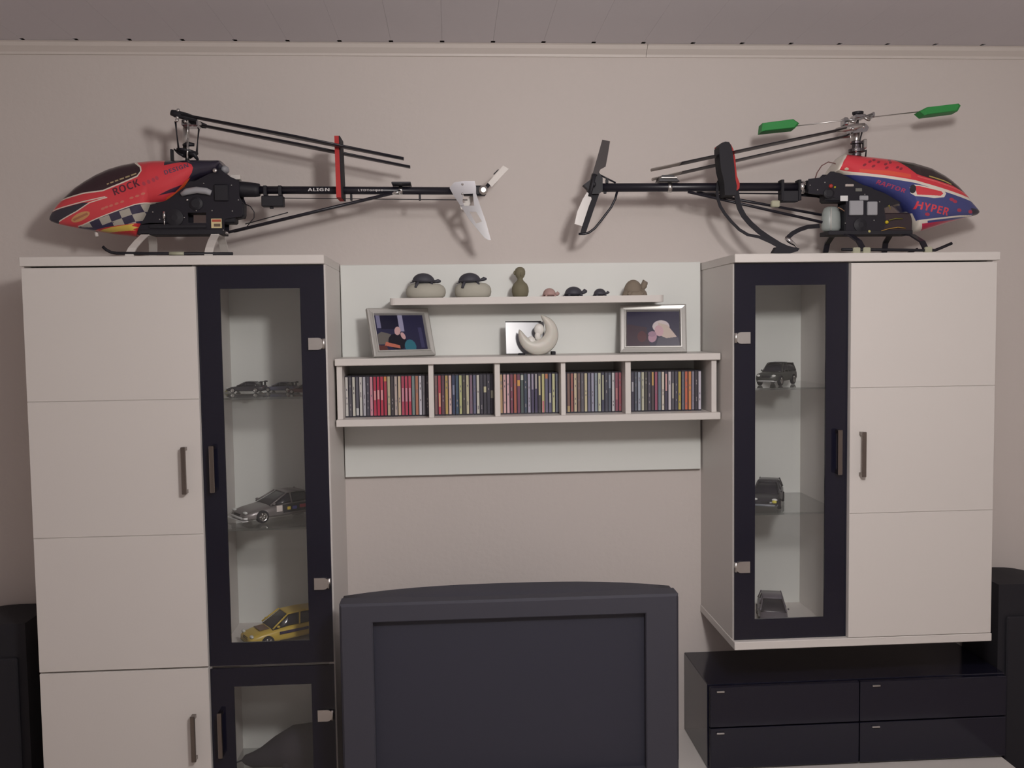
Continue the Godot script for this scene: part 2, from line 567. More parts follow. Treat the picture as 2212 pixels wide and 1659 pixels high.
# ---------------------------------------------------------------- television, bench, drawers, loudspeakers
func television_and_bench():
	var bench := thing("low_bench", "low white bench under the television and black drawers", "bench", Vector3.ZERO)
	part("bench_top", span(Vector2(-0.34, 0.262), Vector2(1.66, 0.287), 0.002, 0.62, 0.0015), mats.white, bench)
	for x in [-0.33, 0.66, 1.63]:
		part("support_panel", span(Vector2(x - 0.01, 0.0), Vector2(x + 0.02, 0.262), 0.02, 0.56), mats.white, bench)
	# black drawer unit
	var u := thing("drawer_unit", "black drawer unit on the low bench below the hanging cabinet", "drawers", Vector3(0.745, 0.287, 0.002))
	part("body", span(Vector2(0.0, 0.0), Vector2(0.925, 0.259), 0.0, 0.277), mats.black_gloss, u)
	for r in 2:
		for c in 2:
			var f := part("drawer_front", span(Vector2(0.004 + c * 0.46, 0.006 + r * 0.127), Vector2(0.461 + c * 0.46, 0.129 + r * 0.127), 0.278, 0.294, 0.0015), mats.black_gloss, u)
			part("handle", span(Vector2(0.022 + c * 0.477, 0.114 + r * 0.127), Vector2(0.046 + c * 0.477, 0.119 + r * 0.127), 0.294, 0.301, 0.001), mats.satin, f, "small silver drawer pull")
	# tube television
	var tv := thing("television", "dark grey tube television standing between the cabinets", "television", Vector3(0.142, 0.287, 0.30))
	var fz := 0.25
	var g := Geo.new()
	# front bezel, bars round the screen
	var L := -0.448; var R := 0.450; var T := 0.618; var Bm := 0.02
	var sl := -0.362; var sr := 0.361; var stp := 0.567; var sb := 0.14
	var br := []
	for q in [[L, R, Bm, T, fz - 0.06], [L, R, Bm, T, fz - 0.006], [L + 0.006, R - 0.006, Bm + 0.006, T - 0.006, fz], [sl - 0.003, sr + 0.003, sb - 0.003, stp + 0.003, fz], [sl, sr, sb, stp, fz - 0.003], [sl, sr, sb, stp, fz - 0.05]]:
		br.append([Vector3(q[0], q[2], q[4]), Vector3(q[1], q[2], q[4]), Vector3(q[1], q[3], q[4]), Vector3(q[0], q[3], q[4])])
	g.loft(br, false)
	var tvm := mat("tv_plastic", Color(0.235, 0.235, 0.275), 0.6)
	part("bezel", g, tvm, tv)
	# shell with a crowned top that tapers to the rear
	var rings := []
	for s in [[fz - 0.004, 1.0, 0.0, 0.0], [fz - 0.05, 1.0, 0.010, 0.0], [fz - 0.11, 1.0, 0.022, 0.0], [fz - 0.18, 0.95, 0.020, 0.02], [fz - 0.30, 0.72, 0.0, 0.09], [fz - 0.42, 0.62, -0.06, 0.12], [fz - 0.46, 0.58, -0.10, 0.14], [fz - 0.462, 0.02, -0.10, 0.14]]:
		var ring := []
		for i in 15:
			var x: float = lerp(L, R, i / 14.0)
			var arch: float = 1.0 - pow(absf(x / 0.449), 2.6)
			ring.append(Vector3(x * s[1], T - 0.008 + s[2] * arch - s[3], s[0]))
		for i in 5:
			ring.append(Vector3((R if i < 4 else R - 0.02) * s[1], lerp(T - 0.02, Bm, i / 4.0) - s[3] * (1.0 - i / 4.0), s[0]))
		for i in 5:
			ring.append(Vector3((L if i > 0 else L + 0.02) * s[1], lerp(Bm, T - 0.02, i / 4.0) - s[3] * (i / 4.0), s[0]))
		rings.append(ring)
	part("shell", Geo.new().smooth(true).loft(rings, false), tvm, tv)
	# gently bulged dark screen and its recess
	g = Geo.new().smooth(true)
	var nx := 12; var ny := 8
	for j in ny:
		for i in nx:
			var q := []
			for e in [[0, 0], [1, 0], [1, 1], [0, 1]]:
				var u2 := float(i + e[0]) / nx; var v2 := float(j + e[1]) / ny
				q.append(Vector3(lerp(sl - 0.002, sr + 0.002, u2), lerp(sb - 0.002, stp + 0.002, v2), fz - 0.024 + 0.002 * (1.0 - pow(2 * u2 - 1, 2)) * (1.0 - 0.5 * pow(2 * v2 - 1, 2))))
			g.quad(q[0], q[1], q[2], q[3])
	part("screen", g, mat("tv_glass", Color(0.19, 0.195, 0.245), 0.5), tv, "switched-off dark glass screen")
	part("foot", span(Vector2(-0.3, 0.0), Vector2(0.3, 0.03), -0.1, 0.2, 0.004), tvm, tv)
	# loudspeakers with rounded shoulders
	for k in 2:
		var sgn: float = [-1.0, 1.0][k]
		var top: float = [0.783, 0.803][k]
		var cx: float = [-1.335, 1.765][k]
		var sp := thing("loudspeaker", ["black floor-standing speaker, partly hidden behind the tall left cabinet", "black floor-standing speaker, partly hidden behind the hanging right cabinet"][k], "loudspeaker", Vector3(cx, 0, 0.02), 0, "floor-standing speakers")
		var outline := [Vector2(-sgn * 0.083, 0.0), Vector2(-sgn * 0.083, top)]
		for i in 9:
			var a := PI / 2 * i / 8
			outline.append(Vector2(sgn * (0.02 + sin(a) * 0.19), top - 0.08 + cos(a) * 0.08))
		outline.append(Vector2(sgn * 0.21, 0.0))
		part("enclosure", Geo.new().prism(outline, 0.0, 0.20), mats.black_matte, sp)
		part("grille", span(Vector2(-0.06 if k == 1 else -0.17, 0.10), Vector2(0.17 if k == 1 else 0.06, top - 0.1), 0.201, 0.211, 0.004), mats.black_matte, sp)

# ---------------------------------------------------------------- disc rack
func disc_rack():
	var t := thing("disc_rack", "long white wall rack with five open compartments full of discs", "rack", Vector3.ZERO)
	var w: Material = mats.white
	part("top_board", span(Vector2(-0.341, 1.5165), Vector2(0.799, 1.5365), 0.0205, 0.235, 0.0015), w, t)
	part("bottom_board", span(Vector2(-0.341, 1.338), Vector2(0.799, 1.359), 0.0205, 0.235, 0.0015), w, t)
	for d in [[-0.338, -0.322], [-0.071, -0.056], [0.124, 0.140], [0.3208, 0.3346], [0.5138, 0.5305], [0.7748, 0.7904]]:
		part("divider", span(Vector2(d[0], 1.359), Vector2(d[1], 1.5165), 0.0205, 0.222, 0.001), w, t)
	# discs: [colour word, spine colour, extra band colour ("" = none), band from, band to] from left to right in each compartment
	var rows := [
		["white|c6c4c0", "dark grey|5a5860", "white|c9c8bd", "dark grey|5d5c66|c0c0c0|0.02|0.2", "white|c8c6c2", "pale grey|b0afb8", "dark grey|504e5a", "pink|c98f9e", "crimson|b23a52|d8a0a0|0.4|0.64", "crimson|b5304e|d9a8a8|0.42|0.66", "crimson|b83a50|d8a0a4|0.4|0.66", "crimson|a8384c|cf8850|0.88|1.0", "cream|b5ac90", "black|454044", "beige|b3a6a0", "cream|c8b49a", "rose red|b04a60|c890a0|0.35|0.7", "rose red|b4445c|c890a0|0.35|0.7", "rose red|b8485a|c890a0|0.35|0.7", "teal grey|788a8a", "brown|b07a62", "lilac white|c8c6d0", "grey|85838c", "black|45424e"],
		["brown grey|7a5e5e", "red|b04250|cda080|0.2|0.55", "maroon|644450", "tan|b3985f", "pale pink|cfb4b0", "dark blue|3c4664|8088a0|0.5|0.75", "dark teal|40546a", "pale green|b0b482", "black|4e4a46", "cream|bdb89c", "mauve|7e6678", "slate blue|646680", "white|c4c2b8", "black|403e4a", "black|403e48|c0bc9c|0.55|0.7", "black|3c3a48", "black|42404e|a8a89a|0.4|0.6"],
		["tan|b09470", "pale pink|cfa8a6", "pale pink|cfaab0", "maroon|7c4456", "rust|a8604c", "plum|74445c|d09a50|0.7|0.85", "dark green|4e5c5c|b4b8b0|0.85|0.98", "dark teal|3e4a5c", "lilac|a09cb0", "dark violet|4a4460|9c94a8|0.6|1.0", "dark violet|484260|a8a4a0|0.62|1.0", "black|46424a|c0b890|0.45|0.95", "pale yellow|b8b480|c07080|0.0|0.3", "grey|6c6a80|c07850|0.88|1.0", "slate grey|66647c|b8b8b0|0.25|0.5", "white|c4c49a", "blue grey|757a88"],
		["black|4a4450", "brown|7c6058|b09a70|0.0|0.15", "red brown|96605a", "cream|c4b69a", "brown|74605c", "dark grey|625e66", "cream|c0b898", "slate|75758c", "pale lilac|9c9cb0", "grey green|84909a", "pale green|bcc0a8", "black|44465a|a8a890|0.3|0.95", "dark slate|4c4e5c", "dark slate|545a68|8890a0|0.6|0.95", "white|c2c2c4", "maroon|8c5060|b07878|0.3|0.6", "wine red|944e58"],
		["dark green|4c5052", "black|464454|a8a8b0|0.5|0.75", "dark slate|565c68", "blue grey|98a0ae", "cream|b8b8a4", "black|504e4a", "dark mauve|54505c", "dark grey|564c50|c4a060|0.65|1.0", "crimson mauve|96566c", "slate teal|6c7a88", "cream|ccc4b8", "black|4e485a|c89a98|0.5|0.95", "lilac white|c6c0c6", "dark grey|5a5860|a8a498|0.3|0.7", "dark slate|50505e", "gold|b4a458", "slate grey|666a76", "red orange|c26a52", "orange|cc8a5a", "mauve grey|84808e", "black|464248", "lilac white|c4c0cc"],
	]
	var from_x := [-0.3215, -0.0555, 0.1405, 0.3350, 0.5312]
	var step := [0.01043, 0.01052, 0.01060, 0.01050, 0.01040]
	var place := ["leftmost rack compartment", "second rack compartment", "middle rack compartment", "fourth rack compartment", "rightmost rack compartment"]
	var ord := ["first", "second", "third", "fourth", "fifth", "sixth", "seventh", "eighth", "ninth", "tenth", "eleventh", "twelfth", "thirteenth", "fourteenth", "fifteenth", "sixteenth", "seventeenth", "eighteenth", "nineteenth", "twentieth", "twenty-first", "twenty-second", "twenty-third", "twenty-fourth"]
	var case_mesh := box(Vector3(0, 0.0625, -0.0685), Vector3(0.0099, 0.1245, 0.137), 0.0004).done()
	var spine := box(Vector3(0, 0.0625, 0.0002), Vector3(0.0074, 0.1165, 0.0008)).done()
	var mark := box(Vector3(0, 0, 0.0007), Vector3(0.0024, 0.006, 0.0006)).done()
	var case_mat := mat("disc_case", Color(0.22, 0.215, 0.25), 0.25)
	var rng := RandomNumberGenerator.new()
	rng.seed = 7
	for r in 5:
		for i in rows[r].size():
			var f: PackedStringArray = rows[r][i].split("|")
			var dz := rng.randf_range(0.0, 0.003)
			var d := thing("disc_case", "%s disc case, %s from the left in the %s" % [f[0], ord[i], place[r]], "disc", Vector3(from_x[r] + step[r] * (i + 0.5), 1.3591, 0.162 + dz), 0, "discs in the wall rack")
			part("case", case_mesh, case_mat, d)
			part("spine_card", spine, hexmat(f[1], 0.4), d)
			if f.size() > 2:
				var a := float(f[3]); var b := float(f[4])
				part("title_band", box(Vector3(0, 0.004 + 0.1165 * (a + b) / 2, 0.0006), Vector3(0.0074 if b - a < 0.2 else 0.005, 0.1165 * (b - a), 0.0006)), hexmat(f[2], 0.4), d)
			else:
				for k in rng.randi_range(2, 4):
					var mk := part("title_mark", mark, hexmat("8a8488" if Color.html(f[1]).get_luminance() < 0.35 else "77727a", 0.4), d)
					mk.position.y = rng.randf_range(0.02, 0.105)

# ---------------------------------------------------------------- figurines, frames
func turtle(called: String, label: String, at: Vector3, turn: float, s: Vector3, m: Material, head_up := 0.15, group := "", reach := 0.0, head := 1.0) -> Node3D:
	# s = (length, height, width) of the whole animal; faces +x
	var t := thing(called, label, "figurine", at, turn, group)
	var L := s.x; var H := s.y; var W := s.z
	var g := Geo.new().smooth(true)
	g.ellipsoid(Vector3(-0.06 * L, H * 0.28, 0), Vector3(L * 0.36, H * 0.72, W * 0.5), 18, -0.05, 1.0)
	g.lathe([Vector2(0.001, H * 0.2), Vector2(L * 0.36, H * 0.2), Vector2(L * 0.385, H * 0.27), Vector2(L * 0.35, H * 0.36), Vector2(0.001, H * 0.4)], 18, Transform3D(Basis.from_scale(Vector3(1, 1, W / L * 1.35)), Vector3(-0.06 * L, 0, 0)))
	part("shell", g, m, t)
	g = Geo.new().smooth(true)
	g.ellipsoid(Vector3(-0.06 * L, H * 0.22, 0), Vector3(L * 0.32, H * 0.16, W * 0.42), 14)
	for e in [[0.2, 0.42], [0.2, -0.42], [-0.30, 0.42], [-0.30, -0.42]]:
		g.tube([Vector3(e[0] * L * 0.8, H * 0.25, e[1] * W * 0.7), Vector3(e[0] * L, H * (0.1 - reach * 0.5), e[1] * W), Vector3(e[0] * L * 1.12, H * (0.05 - reach), e[1] * W * 1.08)], [H * 0.14, H * 0.13, H * 0.11], 8)
	g.tube([Vector3(L * 0.2, H * 0.28, 0), Vector3(L * 0.33, H * (0.3 + head_up * 0.6), 0), Vector3(L * 0.41, H * (0.36 + head_up), 0), Vector3(L * 0.50, H * (0.33 + head_up), 0)], [H * 0.15 * head, H * 0.14 * head, H * 0.2 * head, H * 0.09 * head], 10)
	g.tube([Vector3(-L * 0.38, H * 0.2, 0), Vector3(-L * 0.5, H * 0.06, 0)], [H * 0.08, H * 0.02], 8)
	part("body", g, m, t)
	return t

func picture_frame(label: String, at: Vector3, turn: float, lean: float, print_mat: Material):
	var t := thing("picture_frame", label, "picture frame", at, turn, "silver frames on the disc rack")
	var W := 0.203; var H := 0.152
	var tilt := Transform3D(Basis(Vector3.RIGHT, -lean), Vector3(0, 0.0006, 0))
	var g := Geo.new()
	g.xf = tilt
	var b := 0.021
	var inner := Vector2(W / 2 - b, H / 2 - b)
	# mitred sloping moulding: outer edge low, ridge, then a bright inner bevel
	var steps := [[0.0, 0.0], [0.0, 0.012], [0.004, 0.014], [0.013, 0.0125], [0.0145, 0.016], [0.0175, 0.016], [0.021, 0.007], [0.021, 0.0]]
	var rings := []
	for s in steps:
		var x: float = W / 2 - s[0]; var y: float = H / 2 - s[0]
		rings.append([Vector3(-x, H / 2 - y, s[1]), Vector3(x, H / 2 - y, s[1]), Vector3(x, H / 2 + y, s[1]), Vector3(-x, H / 2 + y, s[1])])
	for k in rings.size() - 1:
		for i in 4:
			var j := (i + 1) % 4
			g.quad(rings[k][i], rings[k][j], rings[k + 1][j], rings[k + 1][i])
	part("moulding", g, mats.frame_silver, t, "brushed silver moulding")
	g = Geo.new()
	g.xf = tilt
	g.uv_from = Vector2(-inner.x, b); g.uv_size = inner * 2
	g.quad(Vector3(-inner.x, b, 0.006), Vector3(inner.x, b, 0.006), Vector3(inner.x, H - b, 0.006), Vector3(-inner.x, H - b, 0.006))
	part("photo", g, print_mat, t)
	g = Geo.new()
	g.xf = tilt
	g.box(Vector3(0, H / 2, 0.002), Vector3(W - 0.004, H - 0.004, 0.004))
	part("backing", g, mats.black_matte, t)
	var top := tilt * Vector3(0, H * 0.7, 0)
	part("easel_leg", Geo.new().tube([top, Vector3(0, 0.003, top.z - 0.035)], 0.003, 6), mats.black_matte, t)

func shelf_things():
	var dark := grain(mat("dark_turtle", Color(0.25, 0.25, 0.285), 0.6), 11, 60.0, 3.0)
	var stone := grain(mat("pebble", Color(0.70, 0.69, 0.645), 0.85), 12, 40.0, 4.0)
	var olive := grain(mat("olive_stone", Color(0.47, 0.45, 0.37), 0.8), 13, 60.0, 6.0)
	var pink := grain(mat("pink_stone", Color(0.70, 0.58, 0.56), 0.7), 14, 60.0, 3.0)
	var brown := grain(mat("brown_stone", Color(0.52, 0.475, 0.42), 0.8), 15, 60.0, 6.0)
	var sy := 1.7136
	var grp := "turtle figurines on the narrow shelf"
	# two turtles on pebbles
	var p1 := [Vector2(-0.0768, 1.7215), Vector2(0.0673, 1.7198)]
	var k := 0
	for e in [[0.061, 0.047, "smooth pale pebble under the leftmost dark turtle"], [0.0565, 0.048, "smooth pale pebble under the second dark turtle from the left"]]:
		var st := thing("pebble", e[2], "stone", Vector3(p1[k].x, sy, 0.092), 0, "pebbles on the narrow shelf")
		var g := Geo.new()
		var rr := []
		for q in [[0.001, 0.0], [0.80, 0.0], [0.95, 0.14], [1.0, 0.38], [0.98, 0.60], [0.89, 0.79], [0.70, 0.93], [0.36, 0.99], [0.001, 1.0]]:
			rr.append(Vector2(q[0] * e[0], q[1] * e[1]))
		g.smooth(true).lathe(rr, 28, Transform3D(Basis.from_scale(Vector3(1, 1, 0.7)), Vector3.ZERO))
		part("stone", g, stone, st)
		k += 1
	var tt := turtle("turtle_figurine", "dark turtle figurine crawling over the leftmost pale pebble", Vector3(p1[0].x - 0.001, sy + 0.0425, 0.1), 0.12, Vector3(0.094, 0.034, 0.05), dark, 0.0, grp, 0.42, 0.95)
	tt.rotation.z = -0.05
	tt = turtle("turtle_figurine", "dark turtle figurine climbing the second pale pebble, head raised", Vector3(p1[1].x - 0.004, sy + 0.0425, 0.1), 0.1, Vector3(0.094, 0.034, 0.05), dark, 0.06, grp, 0.42, 0.95)
	tt.rotation.z = 0.03
	# standing stone figure
	var f := thing("stone_figure", "olive brown stone figurine with round head and belly in mid shelf", "figurine", Vector3(Vector2(0.2131, 1.7185).x, sy, 0.09))
	var g := Geo.new().smooth(true)
	g.lathe([Vector2(0.001, 0.0), Vector2(0.018, 0.0), Vector2(0.0235, 0.006), Vector2(0.0262, 0.018), Vector2(0.0255, 0.030), Vector2(0.021, 0.041), Vector2(0.0125, 0.049), Vector2(0.0085, 0.054), Vector2(0.0085, 0.058), Vector2(0.0125, 0.063), Vector2(0.0158, 0.071), Vector2(0.0162, 0.080), Vector2(0.0135, 0.088), Vector2(0.007, 0.0925), Vector2(0.001, 0.0935)], 22)
	g.ellipsoid(Vector3(-0.0165, 0.0755, 0), Vector3(0.004, 0.007, 0.005), 10)
	g.ellipsoid(Vector3(0.002, 0.07, 0.0145), Vector3(0.0035, 0.006, 0.004), 10)
	part("figure", g, olive, f)
	# small turtles
	turtle("turtle_figurine", "small pink stone turtle beside the standing figure", Vector3(Vector2(0.3053, 1.7171).x, sy, 0.1), 0.1, Vector3(0.056, 0.027, 0.04), pink, 0.02, grp, 0.0, 1.3)
	turtle("turtle_figurine", "dark grey turtle with raised head, right of the pink turtle", Vector3(Vector2(0.3814, 1.7162).x, sy, 0.1), 0.1, Vector3(0.076, 0.031, 0.05), dark, 0.18, grp, 0.0, 1.25)
	turtle("turtle_figurine", "smallest dark turtle, between the dark grey and the brown turtles", Vector3(Vector2(0.4621, 1.7153).x, sy, 0.1), 0.1, Vector3(0.054, 0.024, 0.036), dark, 0.15, grp)
	tt = turtle("turtle_figurine", "brown stone tortoise with head reared up, rightmost on the shelf", Vector3(Vector2(0.5677, 1.7141).x, sy, 0.1), 0.1, Vector3(0.080, 0.050, 0.055), brown, 0.40, grp, 0.0, 1.35)
	part("base", Geo.new().lathe([Vector2(0.001, 0.0), Vector2(0.041, 0.0), Vector2(0.037, 0.012), Vector2(0.03, 0.02), Vector2(0.001, 0.02)], 20, Transform3D(Basis.from_scale(Vector3(1, 1, 0.7)), Vector3.ZERO)), brown, tt)
	# left photo: two people at a table by a window
	var ry := 1.5366
	var p := Paint.new(Vector2(0, 0), Vector2(160, 110), 160, 110, Color8(42, 40, 66))
	p.poly([Vector2(0, 0), Vector2(160, 0), Vector2(160, 110), Vector2(0, 110)], Color8(40, 40, 70))
	p.poly([Vector2(5, 70), Vector2(18, 70), Vector2(18, 110), Vector2(5, 110)], Color8(120, 120, 150))
	p.poly([Vector2(76, 58), Vector2(92, 58), Vector2(92, 110), Vector2(76, 110)], Color8(150, 150, 178))
	p.poly([Vector2(18, 66), Vector2(76, 66), Vector2(76, 110), Vector2(18, 110)], Color8(24, 24, 48))
	p.poly([Vector2(140, 5), Vector2(152, 5), Vector2(150, 70), Vector2(138, 70)], Color8(62, 62, 96))
	p.poly([Vector2(2, 18), Vector2(40, 18), Vector2(46, 50), Vector2(16, 58), Vector2(2, 50)], Color8(104, 100, 96))
	p.oval(Vector2(64, 26), 30, 26, 0, Color8(20, 20, 34))
	p.oval(Vector2(69, 60), 10, 14, -0.3, Color8(196, 160, 160))
	p.oval(Vector2(85, 44), 7, 12, 0.4, Color8(198, 160, 162))
	p.oval(Vector2(104, 10), 19, 22, 0, Color8(48, 110, 128))
	p.poly([Vector2(20, 14), Vector2(70, 4), Vector2(70, 14), Vector2(26, 26)], Color8(190, 110, 90))
	p.poly([Vector2(0, 0), Vector2(30, 0), Vector2(26, 14), Vector2(0, 16)], Color8(92, 54, 52))
	picture_frame("silver picture frame with photo of two people by a window, left", Vector3(Vector2(-0.1447, 1.5399).x, ry, 0.135), deg_to_rad(28), deg_to_rad(19), p.material(0.25))
	# right photo: light-haired person in front of dark
	p = Paint.new(Vector2(0, 0), Vector2(160, 110), 160, 110, Color8(34, 30, 58))
	p.poly([Vector2(0, 0), Vector2(70, 0), Vector2(60, 60), Vector2(0, 70)], Color8(50, 28, 44))
	p.oval(Vector2(46, 30), 14, 18, 0, Color8(74, 30, 38))
	p.poly([Vector2(88, 0), Vector2(160, 0), Vector2(156, 26), Vector2(120, 34), Vector2(96, 26)], Color8(72, 70, 84))
	p.oval(Vector2(104, 62), 26, 20, 0.0, Color8(196, 186, 188))
	p.poly([Vector2(96, 74), Vector2(124, 66), Vector2(152, 28), Vector2(120, 24), Vector2(98, 34)], Color8(188, 172, 162))
	p.oval(Vector2(98, 48), 13, 18, 0.2, Color8(192, 158, 166))
	p.oval(Vector2(78, 28), 13, 17, -0.2, Color8(168, 132, 150))
	p.oval(Vector2(77, 38), 12, 9, 0.1, Color8(150, 120, 140))
	picture_frame("silver picture frame with photo of a light-haired person, right", Vector3(Vector2(0.6176, 1.535).x, ry, 0.135), deg_to_rad(-11), deg_to_rad(17), p.material(0.25))
	# metal plate with a crescent sculpture, mid rack
	var cx := Vector2(0.2248, 1.5395).x
	var mo := thing("moon_ornament", "shiny grey plate with a white crescent sculpture, in mid rack top", "ornament", Vector3(cx, ry, 0.115))
	g = Geo.new()
	g.xf = Transform3D(Basis(Vector3.UP, deg_to_rad(3.6)) * Basis(Vector3.RIGHT, -deg_to_rad(7.8)), Vector3(0, 0.004, 0))
	g.box(Vector3(0, 0.049, 0), Vector3(0.120, 0.098, 0.004), 0.0008)
	part("grey_plate", g, mat("plate_metal", Color(0.56, 0.57, 0.60), 0.24, 0.0), mo, "shiny silver-grey plate")
	part("foot", span(Vector2(-0.022, 0.0), Vector2(-0.002, 0.006), -0.03, 0.012, 0.001), mats.black_matte, mo)
	part("foot", span(Vector2(0.078, 0.0), Vector2(0.090, 0.010), -0.01, 0.03, 0.001), mats.black_matte, mo)
	part("top_bar", span(Vector2(-0.060, 0.1005), Vector2(0.050, 0.1035), -0.019, -0.009, 0), mats.black_matte, mo)
	var cc := Vector2(0.037, 0.0615)
	var pts := []
	var inner := []
	for i in 33:
		var u := i / 32.0
		var a := deg_to_rad(lerp(82.0, -196.0, u))
		pts.append(cc + Vector2(cos(a), sin(a)) * 0.0612)
		var th := 0.005 + 0.044 * pow(sin(u * PI), 0.6)
		inner.append(cc + Vector2(cos(a), sin(a)) * (0.0612 - th))
	var ala := mat("alabaster", Color(0.80, 0.79, 0.755), 0.4)
	ala.subsurf_scatter_enabled = true
	ala.subsurf_scatter_strength = 0.15
	var rings := []
	for i in 33:
		var o: Vector2 = pts[i]; var n: Vector2 = inner[i]
		var mid := (o + n) / 2
		var ring := []
		for e in 12:
			var t2 := TAU * e / 12
			var q: Vector2 = mid + (o - n) * 0.5 * cos(t2)
			ring.append(Vector3(q.x, q.y, 0.035 + sin(t2) * 0.011 * clamp((o - n).length() / 0.02, 0.3, 1.0)))
		rings.append(ring)
	part("crescent", Geo.new().smooth(true).loft(rings), ala, mo, "white alabaster crescent")
	g = Geo.new()
	g.ellipsoid(Vector3(cc.x + 0.003, cc.y + 0.016, 0.030), Vector3(0.0155, 0.018, 0.010), 16)
	g.ellipsoid(Vector3(cc.x - 0.002, cc.y - 0.004, 0.032), Vector3(0.0095, 0.013, 0.009), 14)
	g.ellipsoid(Vector3(cc.x - 0.022, cc.y - 0.024, 0.034), Vector3(0.015, 0.02, 0.009), 14)
	g.ellipsoid(Vector3(cc.x + 0.012, cc.y - 0.022, 0.030), Vector3(0.022, 0.016, 0.009), 14)
	part("bust", g, mat("alabaster_white", Color(0.90, 0.895, 0.875), 0.4), mo, "small white carved head inside the crescent")

# ---------------------------------------------------------------- helicopter helpers
func at_x(pts: Array, x: float) -> float:
	for i in pts.size() - 1:
		var a: Vector2 = pts[i]; var b: Vector2 = pts[i + 1]
		if x >= min(a.x, b.x) and x <= max(a.x, b.x):
			if absf(b.x - a.x) < 1e-6: return a.y
			return lerp(a.y, b.y, (x - a.x) / (b.x - a.x))
	return pts[0].y if absf(x - pts[0].x) < absf(x - pts[-1].x) else pts[-1].y

# moulded shell between an upper and a lower side outline; half width w, nose is the first point
func canopy(parent: Node3D, top: Array, bot: Array, w: float, m: Material, from: Vector2, size: Vector2):
	var xs := []
	for p in top + bot: xs.append(p.x)
	var nose: float = top[0].x
	var tail: float = top[-1].x
	for i in 40: xs.append(lerp(nose, tail, i / 40.0))
	xs.sort()
	if tail < nose: xs.reverse()
	var rings := []
	var last := 1e9
	for x in xs:
		if (x - nose) * (tail - nose) < 0 or absf(x - nose) > absf(tail - nose) or absf(x - last) < 0.0012: continue
		last = x
		var u: float = (x - nose) / (tail - nose)
		var yt := at_x(top, x); var yb := at_x(bot, x)
		var hw: float = w * pow(sin(min(1.0, u * 1.9 + 0.012) * PI / 2), 0.62) * (1.0 - 0.22 * smoothstep(0.55, 1.0, u))
		var hh: float = max((yt - yb) / 2, 0.0008)
		var ring := []
		for k in 22:
			var a := TAU * k / 22
			var cx: float = signf(cos(a)) * pow(absf(cos(a)), 0.72)
			var sn: float = signf(sin(a)) * pow(absf(sin(a)), 0.8)
			ring.append(Vector3(x, (yt + yb) / 2 + hh * sn, hw * cx))
		rings.append(ring)
	var g := Geo.new().smooth(true)
	g.uv_from = from; g.uv_size = size
	g.loft(rings)
	return part("canopy", g, m, parent, "glossy painted body shell")

func rotor_blade(parent: Node3D, called: String, a: Vector3, b: Vector3, chord: float, th: float, m: Material, tip: Material = null, tip_from := 0.85):
	var d := (b - a).normalized()
	var up := Vector3(0, 0, 1).cross(d).normalized()
	if up.y < 0: up = -up
	var z := d.cross(up).normalized()
	var make := func(u0: float, u1: float) -> Geo:
		var rings := []
		for u in [u0, lerp(u0, u1, 0.5), u1]:
			var c: float = chord * (1.0 if u > 0.06 else lerp(0.45, 1.0, u / 0.06)) * (1.0 if u < 0.97 else 0.6)
			var p := a.lerp(b, u)
			var ring := []
			for k in 12:
				var t := TAU * k / 12
				ring.append(p + z * cos(t) * c * 0.5 + up * sin(t) * th * 0.5 * (0.7 + 0.3 * cos(t)))
			rings.append(ring)
		return Geo.new().smooth(true).loft(rings)
	var o := part(called, make.call(0.0, 1.0 if tip == null else tip_from), m, parent)
	if tip != null:
		part("blade_tip", make.call(tip_from, 1.0), tip, o, "pale blade tip")
	return o

func lettering(parent: Node3D, text: String, at: Vector3, w: float, h: float, m: Material):
	var tm := TextMesh.new()
	var f := SystemFont.new()
	f.font_names = PackedStringArray(["Droid Sans"])
	f.font_weight = 700
	tm.font = f
	tm.font_size = 32
	tm.pixel_size = 0.001
	tm.depth = 0.0005
	tm.curve_step = 4.0
	tm.text = text
	var o := part("lettering", tm, m, parent)
	var s := tm.get_aabb().size
	o.scale = Vector3(w / s.x, h / s.y, 1)
	o.position = at
	return o

func ball(p: Vector3, r: float) -> Geo:
	return Geo.new().ellipsoid(p, Vector3.ONE * r, 12)

